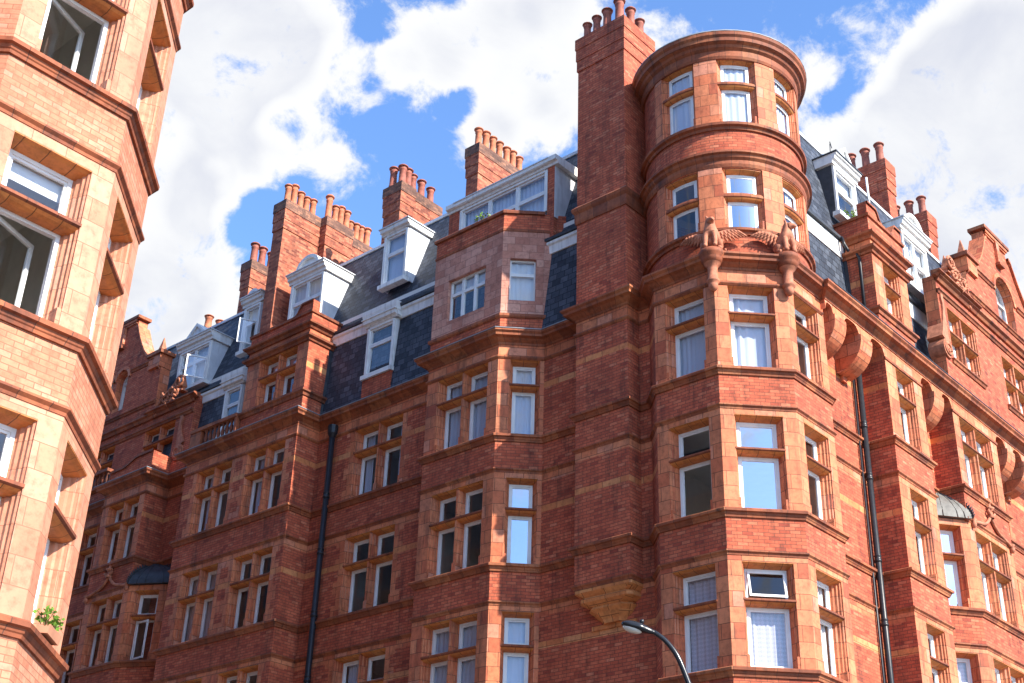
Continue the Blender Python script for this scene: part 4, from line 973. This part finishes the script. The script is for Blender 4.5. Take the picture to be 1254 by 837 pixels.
    volute(fr, U(u_pil), zwin[0] - .12, zcor - .5, -1 * sgn)
    carving(fr, U(-4.55), zcor + .05, sgn)
    return o
gable(RF(YB + .03), 38.2, 1, 18.5, 24.1, 0, 26.1, [(-.62, .78, 22.95, 23.95)], [(-4.87, -2.92, 2), (-1.05, .9, 2)], (19.68, 21.42), 22.15, -5.15)
gable(LF(23.35), 40.78, 1, 18.5, 23.75, 0, 25.85, [(-.83, -.13, 22.15, 23.45), (.13, .83, 22.15, 23.45)], [(-4.42, -2.62, 2), (-.85, .95, 2)], (19.2, 20.72), 21.22, -4.72)
# dressings around E attic face return and R attic return
m = MB(); wall(m, OF((XW + .5, 35.365), (23.35, 35.365)), 0, .6, 18.5, 21.4); MAIN.add(m, 'attic_wall', MATS)

# ---- drainpipes
def pipe(pts, r, brackets, name='drainpipe'):
    m = MB(); m.tube(pts, r, 0, 12)
    for p in brackets:
        p = V(p); m.lathe(p, [(r, -.09), (r * 1.22, -.08), (r * 1.22, -.03), (r * 1.08, -.02), (r * 1.08, .05), (r * 1.16, .06), (r * 1.16, .08), (r, .09)], 12)
    return m
m = pipe([(23.33, 28.0, 18.12), (23.33, 28.0, 0)], .085, [(23.33, 28.0, z) for z in (15.9, 14.2, 12.4, 10.6, 8.8)]); m.lathe((23.33, 28.0, 0), [(.085, 17.72), (.15, 17.85), (.16, 18.1), (.01, 18.1)], 10, 0, False); MAIN.add(m, 'drainpipe', [IRON])
m = pipe([(28.38, YW - .13, 17.9), (28.38, YW - .13, 0)], .075, [(28.38, YW - .13, z) for z in (15.95, 14.55, 12.45, 10.9, 9.0)])
m.tube([(28.2, YW - .05, 17.9), (28.2, YW - .05, 0)], .03, 0, 6); MAIN.add(m, 'drainpipe', [IRON])
m = MB(); m.tube([(28.45, YW - .02, 21.6), (28.45, YW - .08, 21.35), (28.62, YW - .12, 21.15), (28.66, YW - .3, 21.1), (28.66, YW - .36, 20.9), (28.66, YW - .36, 18.55)], .045, 0, 8); MAIN.add(m, 'drainpipe', [IRON])
m = MB(); m.tube([(31.6, 14.25, 24.2), (31.6, 14.25, 25.55)], .035, 0, 8); MAIN.add(m, 'vent_pipe', [WHITE])
m = MB(); m.tube([(29.45, 14.3, 25.0), (29.5, 14.3, 25.62)], .014, 0, 6); m.tube([(29.3, 14.2, 25.52), (29.8, 14.4, 25.68)], .012, 0, 6); MAIN.add(m, 'aerial', [IRON])
# ---- little lead roofs over the canted windows
def leadroof(p_in, p_c, wall_in, zb, zt, mat):
    """p_in: where the cant meets the wall, p_c: bay corner, wall_in: inner corner under the square bay"""
    m = MB(); a, b, c = V((*p_in, 0)), V((*p_c, 0)), V((*wall_in, 0)); n = 7
    nrm = V((b - a).to_3d()); out = V((-(b - a).y, (b - a).x, 0)).normalized(); rows = []
    a2, b2 = a + out * .12 - (b - a).normalized() * .05, b + out * .12
    apex = c + V((0, 0, 0))
    for i in range(n + 1):
        t = i / n; k = sin(t * pi / 2) ** .9; z = zb + (zt - zb) * t; s = 1 - (1 - cos(t * pi / 2)) * 1.0
        pa, pb = apex + (a2 - apex) * s, apex + (b2 - apex) * s
        rows.append([V((*(pa + (pb - pa) * j / 6).xy, z)) for j in range(7)])
    for r0, r1 in zip(rows, rows[1:]):
        for j in range(6): m.face([r0[j], r0[j + 1], r1[j + 1], r1[j]], 0, None, True)
    m.face([rows[0][0], rows[0][-1], apex + V((0, 0, zb))], 0)
    for j in (1, 2, 4, 5): m.tube([r[j] for r in rows], .018, 0, 5)
    o = MAIN.add(m, 'lead_roof', [mat])
    m = MB()                                  # saw-toothed flashing up the two hips
    for j in (0, 6):
        for r0, r1 in zip(rows, rows[1:]):
            for t in (0, .5):
                p, q = r0[j].lerp(r1[j], t), r0[j].lerp(r1[j], t + .5); d = (p - apex); d.z = 0; d = d.normalized() if d.length > .01 else V((0, 0, 1)); up = V((0, 0, 1)) * .09 + d * .09
                m.face([p, q, (p + q) / 2 + up]); m.face([p + V((0, 0, .01)), q + V((0, 0, .01)), (p + q) / 2 + up + V((.01, 0, .01))])
                m.tube([p, (p + q) / 2 + up], [.022, .006], 0, 4)
    MAIN.sub(m, 'toothed_flashing', DARKLEAD, o)
leadroof(ELO[0], ELO[1], (XW, 36.28), 14.62, 15.6, DARKLEAD)
leadroof(RLO[3], RLO[4], (32.62, YW), 14.62, 15.6, OLDLEAD)
# ---- ornament over the canted bays' second floor windows
def ogee(fr, u0, u1, z):
    m = MB(); um = (u0 + u1) / 2; w = (u1 - u0) / 2
    for s_ in (-1, 1):
        pts = [fr.P(um + s_ * w * (1 - t), .05, z + .52 * (t ** 2.2) + .04 * sin(t * 6)) for t in [i / 14 for i in range(15)]]
        m.tube(pts, .05, 0, 6)
    p = fr.P(um, .06, z + .45); m.lathe(p, [(.1, 0), (.13, .06), (.06, .12), (.05, .2), (.12, .26), (.13, .3), (.05, .34), (.04, .42), (.08, .47), (.06, .53), (.005, .62)], 10)
    for s_ in (-1, 1): m.tube([fr.P(um + s_ * .05, .08, z + .5), fr.P(um + s_ * .2, .1, z + .62), fr.P(um + s_ * .12, .1, z + .72)], [.05, .045, .02], 0, 6)
    for s_ in (-1, 1): q = fr.P(um + s_ * (w + .03), .06, z - .08); m.lathe(q, [(.005, -.12), (.06, -.08), (.08, 0), (.05, .08), (.09, .13), (.005, .17)], 8)
    MAIN.add(m, 'carved_finial', [STATUE])
ogee(OF(ELO[1], ELO[2]), .1, 2.3, 14.62); ogee(RF(YB), 32.9, 35.3, 14.62)

# ------------------------------------------------------------------ griffins on the turret cornice
def griffin(c, ang, turn, label):
    root = tag(empty('griffin_statue', (c.x, c.y, 18.59)), label, 'statue', 'griffin statues on the turret')
    f = V((cos(ang), sin(ang), 0)); s = V((-sin(ang), cos(ang), 0)); k = V((0, 0, 1)); Q = lambda a, b, z: (f * a + s * b + k * z) * 1.16
    hd = f * cos(turn) + s * sin(turn); hs = -f * sin(turn) + s * cos(turn)
    verts = []; edges = []; rad = []
    def ch(pts, start=None):
        prev = start
        for p, r in pts:
            verts.append(p); rad.append(r); i = len(verts) - 1
            if prev is not None: edges.append((prev, i))
            prev = i
        return prev
    pel = ch([(Q(-.14, 0, .14), .15)])
    chest = ch([(Q(-.04, 0, .30), .145), (Q(.05, 0, .42), .125)], pel)
    nk = ch([(Q(.07, 0, .53), .085), (Q(.08, 0, .60), .085)], chest)
    hp = Q(.08, 0, .66)
    h = ch([(hp + hd * .06, .085), (hp + hd * .13 - k * .015, .062), (hp + hd * .20 - k * .035, .036), (hp + hd * .245 - k * .085, .014)], nk)
    for sg in (-1, 1):
        ch([(Q(.10, sg * .09, .36), .06), (Q(.13, sg * .10, .2), .045), (Q(.14, sg * .10, .06), .038), (Q(.20, sg * .10, .03), .042)], chest)
        ch([(Q(-.08, sg * .14, .18), .10), (Q(.04, sg * .16, .16), .07), (Q(-.04, sg * .17, .05), .05), (Q(.08, sg * .17, .03), .042)], pel)
        ch([(hp + hs * sg * .055 + k * .075, .03), (hp + hs * sg * .085 - hd * .02 + k * .17, .012)], nk)
    ch([(Q(-.24, .08, .06), .035), (Q(-.20, .24, .04), .028), (Q(-.06, .27, .05), .024)], pel)
    me = bpy.data.meshes.new('body'); me.from_pydata([tuple(v) for v in verts], edges, []); o = bpy.data.objects.new('body', me); col.objects.link(o)
    md = o.modifiers.new('skin', 'SKIN'); 
    for i, r in enumerate(rad): me.skin_vertices[0].data[i].radius = (r * 1.42, r * 1.42); me.skin_vertices[0].data[i].use_root = (i == 0)
    sb = o.modifiers.new('sub', 'SUBSURF'); sb.levels = 2; sb.render_levels = 2
    dg = bpy.context.evaluated_depsgraph_get(); me2 = bpy.data.meshes.new_from_object(o.evaluated_get(dg)); o.modifiers.clear(); o.data = me2
    me2.materials.clear(); me2.materials.append(STATUE)
    for p in me2.polygons: p.use_smooth = True
    o.parent = root
    for sg in (-1, 1):
        m = MB(); base = Q(-.05, sg * .10, .40)
        tip_dir = (s * sg * .93 - f * .30)
        top = [base + tip_dir * .56 * t + k * (.10 * sin(t * 2.6) + .06 * t) for t in [i / 8 for i in range(9)]]
        m.tube(top, [.05, .055, .05, .045, .04, .035, .03, .024, .012], 0, 7)
        for row_, (n, ln, z) in enumerate(((9, .30, 0), (8, .20, .025), (7, .12, .04))):
            for i in range(n):
                t = (i + .6) / n; p = base + tip_dir * .54 * t + k * (.10 * sin(t * 2.6) + .06 * t - .01) + f * z
                dr = (tip_dir * (.15 + .75 * t) - k * (1 - .55 * t)).normalized(); l = ln * (1 - .25 * abs(t - .4))
                a, b, e = p, p + dr * l * .6, p + dr * l
                m.tube([a, b, e], [.032, .036, .012], 0, 6)
        wo_ = m.build('wing', [STATUE], root)
    return root
griffin(ped[1][0], ped[1][1], R(28), 'winged terracotta griffin at the left corner of the turret cornice, head turned to the street')
griffin(ped[0][0], ped[0][1], R(30), 'winged terracotta griffin at the right corner of the turret cornice, seen nearly from the side')

# ------------------------------------------------------------------ near building
near = tag(empty('corner_building', (6.2, 13.3, 0)), 'sunlit pale orange brick building with canted bay and open windows across the street', 'building')
NB = Bld(near); NM = [BRICKN, TERRAN, SILL]
ncx, ncy = 6.2, 15.36
npt = octo(ncx, ncy, TA)                       # k=0 at 22.5 deg ... walk clockwise = outward on the left
NSEQ = [npt[0], npt[7], npt[6], npt[5], npt[4]]  # east face bottom.. to west face
NXW, NYW = ncx + TA - .6, ncy - TA + .6
rows = (5.68, 9.14, 12.60, 16.06)
start = (NXW, npt[0][1] + .6)
wl = (npt[4][0], NYW)
pw = [(NXW, 60), (NXW, npt[0][1] + (npt[0][0] - NXW)), npt[0], npt[7], npt[6], npt[5]]
tt_ = (NYW - npt[5][1]); pw += [(npt[5][0] - tt_, NYW), (-30, NYW)]
m = MB(); nw = []
NZ = [(r, r + 2.42) for r in rows]
for p, q in zip(pw, pw[1:]):
    f = OF(p, q); ln = (V(q) - V(p)).length; full = 1.5 < ln < 2
    ops = [(ln / 2 - HW, ln / 2 + HW, r, r + 2.27) for r in rows] if full else []
    wall(m, f, 0, ln, 0, 20.2, ops, NZ if full else [(r + 2.1, r + 2.42) for r in rows])
    if full: nw.append((f, ops))
NB.add(m, 'bay_wall', NM)
for r in rows:
    m = MB(); m.sweep(pw, SILLP, 0, zoff=r); NB.add(m, 'sill_course', [SILL])
    m = MB(); m.sweep(pw, [(-.03, 2.42), (.012, 2.42), (.02, 2.46), (.06, 2.5), (.06, 2.53), (-.03, 2.56)], 0, zoff=r); NB.add(m, 'string_course', [SILL])
for i, (f, ops) in enumerate(nw):
    for j, (a, b, c, d) in enumerate(ops):
        kw = {}
        if i == 2 and j == 1: kw = dict(opensash=(0, R(-24), 'b'))
        if i == 2 and j == 2: kw = dict(opensash=(0, R(-24), 'b'))
        window(NB, f, a, b, c, d, 1, (1.36, 1.50), 'blind' if (i == 2 and j == 1) else ('pale' if i == 1 else None), [TERRAN, SILL], **kw)
m = MB(); m.sweep(pw, [(-.03, 19.6), (.04, 19.6), (.1, 19.75), (.25, 19.85), (.3, 20.0), (-.03, 20.1)], 0); NB.add(m, 'cornice', [SILL])
m = MB(); m.face([(x, y, 20.05) for x, y in pw] + [(-30, 60, 20.05)], 0); NB.add(m, 'roof', [LEAD])
m = MB(); m.ext_d(RF(0), [(NXW - .02, 20.06), (NXW - .02, 23.4), (NXW - .3, 23.5), (NXW - 2.2, 31.5), (-10, 31.5), (-10, 20.06)], -18, -59, 0); NB.add(m, 'mansard_roof', [SLATE])  # unseen roof, made this tall to darken reflections in the windows opposite
m = MB()
for r in rows: m.face([(x, y, r - .62) for x, y in [(NXW - .35, 30)] + [(ncx + (x - ncx) * .8, ncy + (y - ncy) * .8) for x, y in npt[:1] + npt[:3:-1]] + [(-10, NYW + .4), (-10, 30)]])
NB.add(m, 'floor_slab', [INT])
m = MB(); m.box(RF(0), -10, NXW - .4, -18.4, -18.2, 4, 20); m.box(RF(0), 3.5, 3.7, -18.2, -14.2, 4, 20); NB.add(m, 'inner_wall', [INT])
m = MB()
for f, ops in nw:
    f3 = Fr((f.o - f.n * .37).xy, f.u.xy, f.n.xy); wall(m, f3, .1, 1.6, 4.2, 20, [(a - .02, b + .02, c - .05, d + .03) for a, b, c, d in ops])
m.box(RF(0), NXW - .36, NXW - .3, -18.2, -14.6, 4, 20); NB.add(m, 'wall_plaster', [INT])

# ------------------------------------------------------------------ street lamp
def lamp():
    K = 1.225; D = 20.0 * K
    def at(az, z, dd=D): a = R(az); return V((dd * cos(a), dd * sin(a), 1.65 + (z - 1.65) * K if z > 0 else .0))
    base = at(33.62, 0); root = tag(empty('street_lamp', base), 'black swan neck street lamp in front of the turret', 'street lamp')
    P = lambda az, z, dd=D: at(az, z, dd) - base
    m = MB(); m.tube([V((0, 0, .1)), V((0, 0, 3)), V((0, 0, 6.5))], [.10, .085, .068], 0, 12)
    m.lathe((0, 0, 0), [(.17, .13), (.17, .3), (.12, .36), (.12, 1.2), (.14, 1.25), (.085, 1.35)], 14); m.build('post', [LAMPG], root)
    pts = [V((0, 0, 6.45)), V((0, 0, 6.98)), P(33.72, 6.42), P(33.97, 6.70), P(34.39, 7.09), P(34.89, 7.335), P(35.40, 7.475)]
    fine = []
    for i in range(len(pts) - 1):
        p0, p1, p2, p3 = pts[max(i - 1, 0)], pts[i], pts[i + 1], pts[min(i + 2, len(pts) - 1)]
        for k in range(5):
            t = k / 5; fine.append(.5 * ((2 * p1) + (p2 - p0) * t + (2 * p0 - 5 * p1 + 4 * p2 - p3) * t * t + (3 * p1 - 3 * p2 + p3 - p0) * t ** 3))
    fine.append(pts[-1]); m = MB(); m.tube(fine, [.061 - .017 * i / len(fine) for i in range(len(fine))], 0, 10); m.build('arm', [LAMPG], root)
    a, b = P(35.32, 7.45), P(36.78, 7.60); ax = (b - a); ln = ax.length; ax = ax.normalized(); sd = ax.cross(V((0, 0, 1))).normalized(); upd = sd.cross(ax)
    m = MB(); n = 14; prof = []
    for i in range(n + 1):
        t = i / n; w = .044 + (.153 - .044) * min(1, (t / .45)) ** 1.5 if t < .45 else .153 * sqrt(max(0, 1 - ((t - .45) / .57) ** 2.4)); h = .043 + .067 * sin(min(1, t / .6) * pi / 2) if t < .6 else .11 * sqrt(max(0.02, 1 - ((t - .6) / .42) ** 2))
        ring_ = []
        for k in range(16):
            an = 2 * pi * k / 16; y, z = cos(an) * w, sin(an) * h
            if z < 0: z *= .55
            ring_.append(a + ax * ln * t + sd * y + upd * z)
        prof.append(ring_)
    for r0, r1 in zip(prof, prof[1:]):
        for k in range(16): m.face([r0[k], r0[(k + 1) % 16], r1[(k + 1) % 16], r1[k]], 0, None, True)
    m.face(prof[0]); m.face(prof[-1])
    cap = a + ax * ln * .46 + upd * .104; m.tube([cap, cap + upd * .06, cap + upd * .08], [.043, .043, .025], 0, 10)
    head = m.build('lamp_head', [LAMPG], root)
    m = MB(); cc = a + ax * ln * .66 - upd * .043; rings = []
    for j in range(6):
        ph = pi / 2 * j / 5; rings.append([cc + ax * .19 * cos(ph) * cos(2 * pi * k / 18) + sd * .113 * cos(ph) * sin(2 * pi * k / 18) - upd * .074 * sin(ph) for k in range(18)])
    for r0, r1 in zip(rings, rings[1:]):
        for k in range(18): m.face([r0[k], r0[(k + 1) % 18], r1[(k + 1) % 18], r1[k]], 0, None, True)
    m.build('lens', [LENS], head)
lamp()

# ------------------------------------------------------------------ plants
def plant(loc, n, spread, h, label, box=None, name='plant', direc=None, seed=1):
    q = random.Random(seed); root = tag(empty(name, loc), label, 'plant'); m = MB(); st = MB(); ax = V((*(direc or (1, 0)), 0)).normalized()
    for i in range(n):
        b = ax * q.uniform(-spread, spread) + V((q.uniform(-.04, .04), q.uniform(-.04, .04), 0)); t = b + V((q.uniform(-.1, .1), q.uniform(-.1, .1), h * q.uniform(.4, 1)))
        st.tube([b, (b + t) / 2 + V((q.uniform(-.03, .03), 0, .02)), t], [.008, .006, .003], 0, 4)
        for k in range(7):
            p = b.lerp(t, q.uniform(.3, 1)); d = V((q.uniform(-1, 1), q.uniform(-1, 1), q.uniform(-.3, .8))).normalized(); s_ = d.cross(V((q.random(), q.random(), q.random()))).normalized(); l = q.uniform(.04, .085)
            m.face([p, p + d * l * .5 + s_ * l * .32, p + d * l, p + d * l * .5 - s_ * l * .32])
    m.build('foliage', [LEAF], root, False); st.build('stem', [STEM], root)
    if box:
        b = MB(); f = Fr((0, 0), (ax.x, ax.y), (-ax.y, ax.x)); b.ext_u(f, [(-.06, -.10), (.06, -.10), (.08, .0), (.06, .0), (.055, -.02), (-.055, -.02), (-.06, 0), (-.08, 0)], -box, box); b.build('planter', [CLAYBOX], root)
    return root
plant((7.66, 13.78, 5.80), 12, .26, .20, 'small bright green plant in a clay trough on the window sill of the pale building', .26, direc=(1, 1), seed=4)
plant((XA - .0, 21.75, 22.50), 9, .28, .30, 'tuft of green weeds on the brick parapet below the wide roof window', direc=(0, 1), seed=5)
plant((29.25, YW + .02, 22.66), 7, .2, .28, 'little green pot plant on the sill of the pedimented roof window', direc=(1, 0), seed=6)
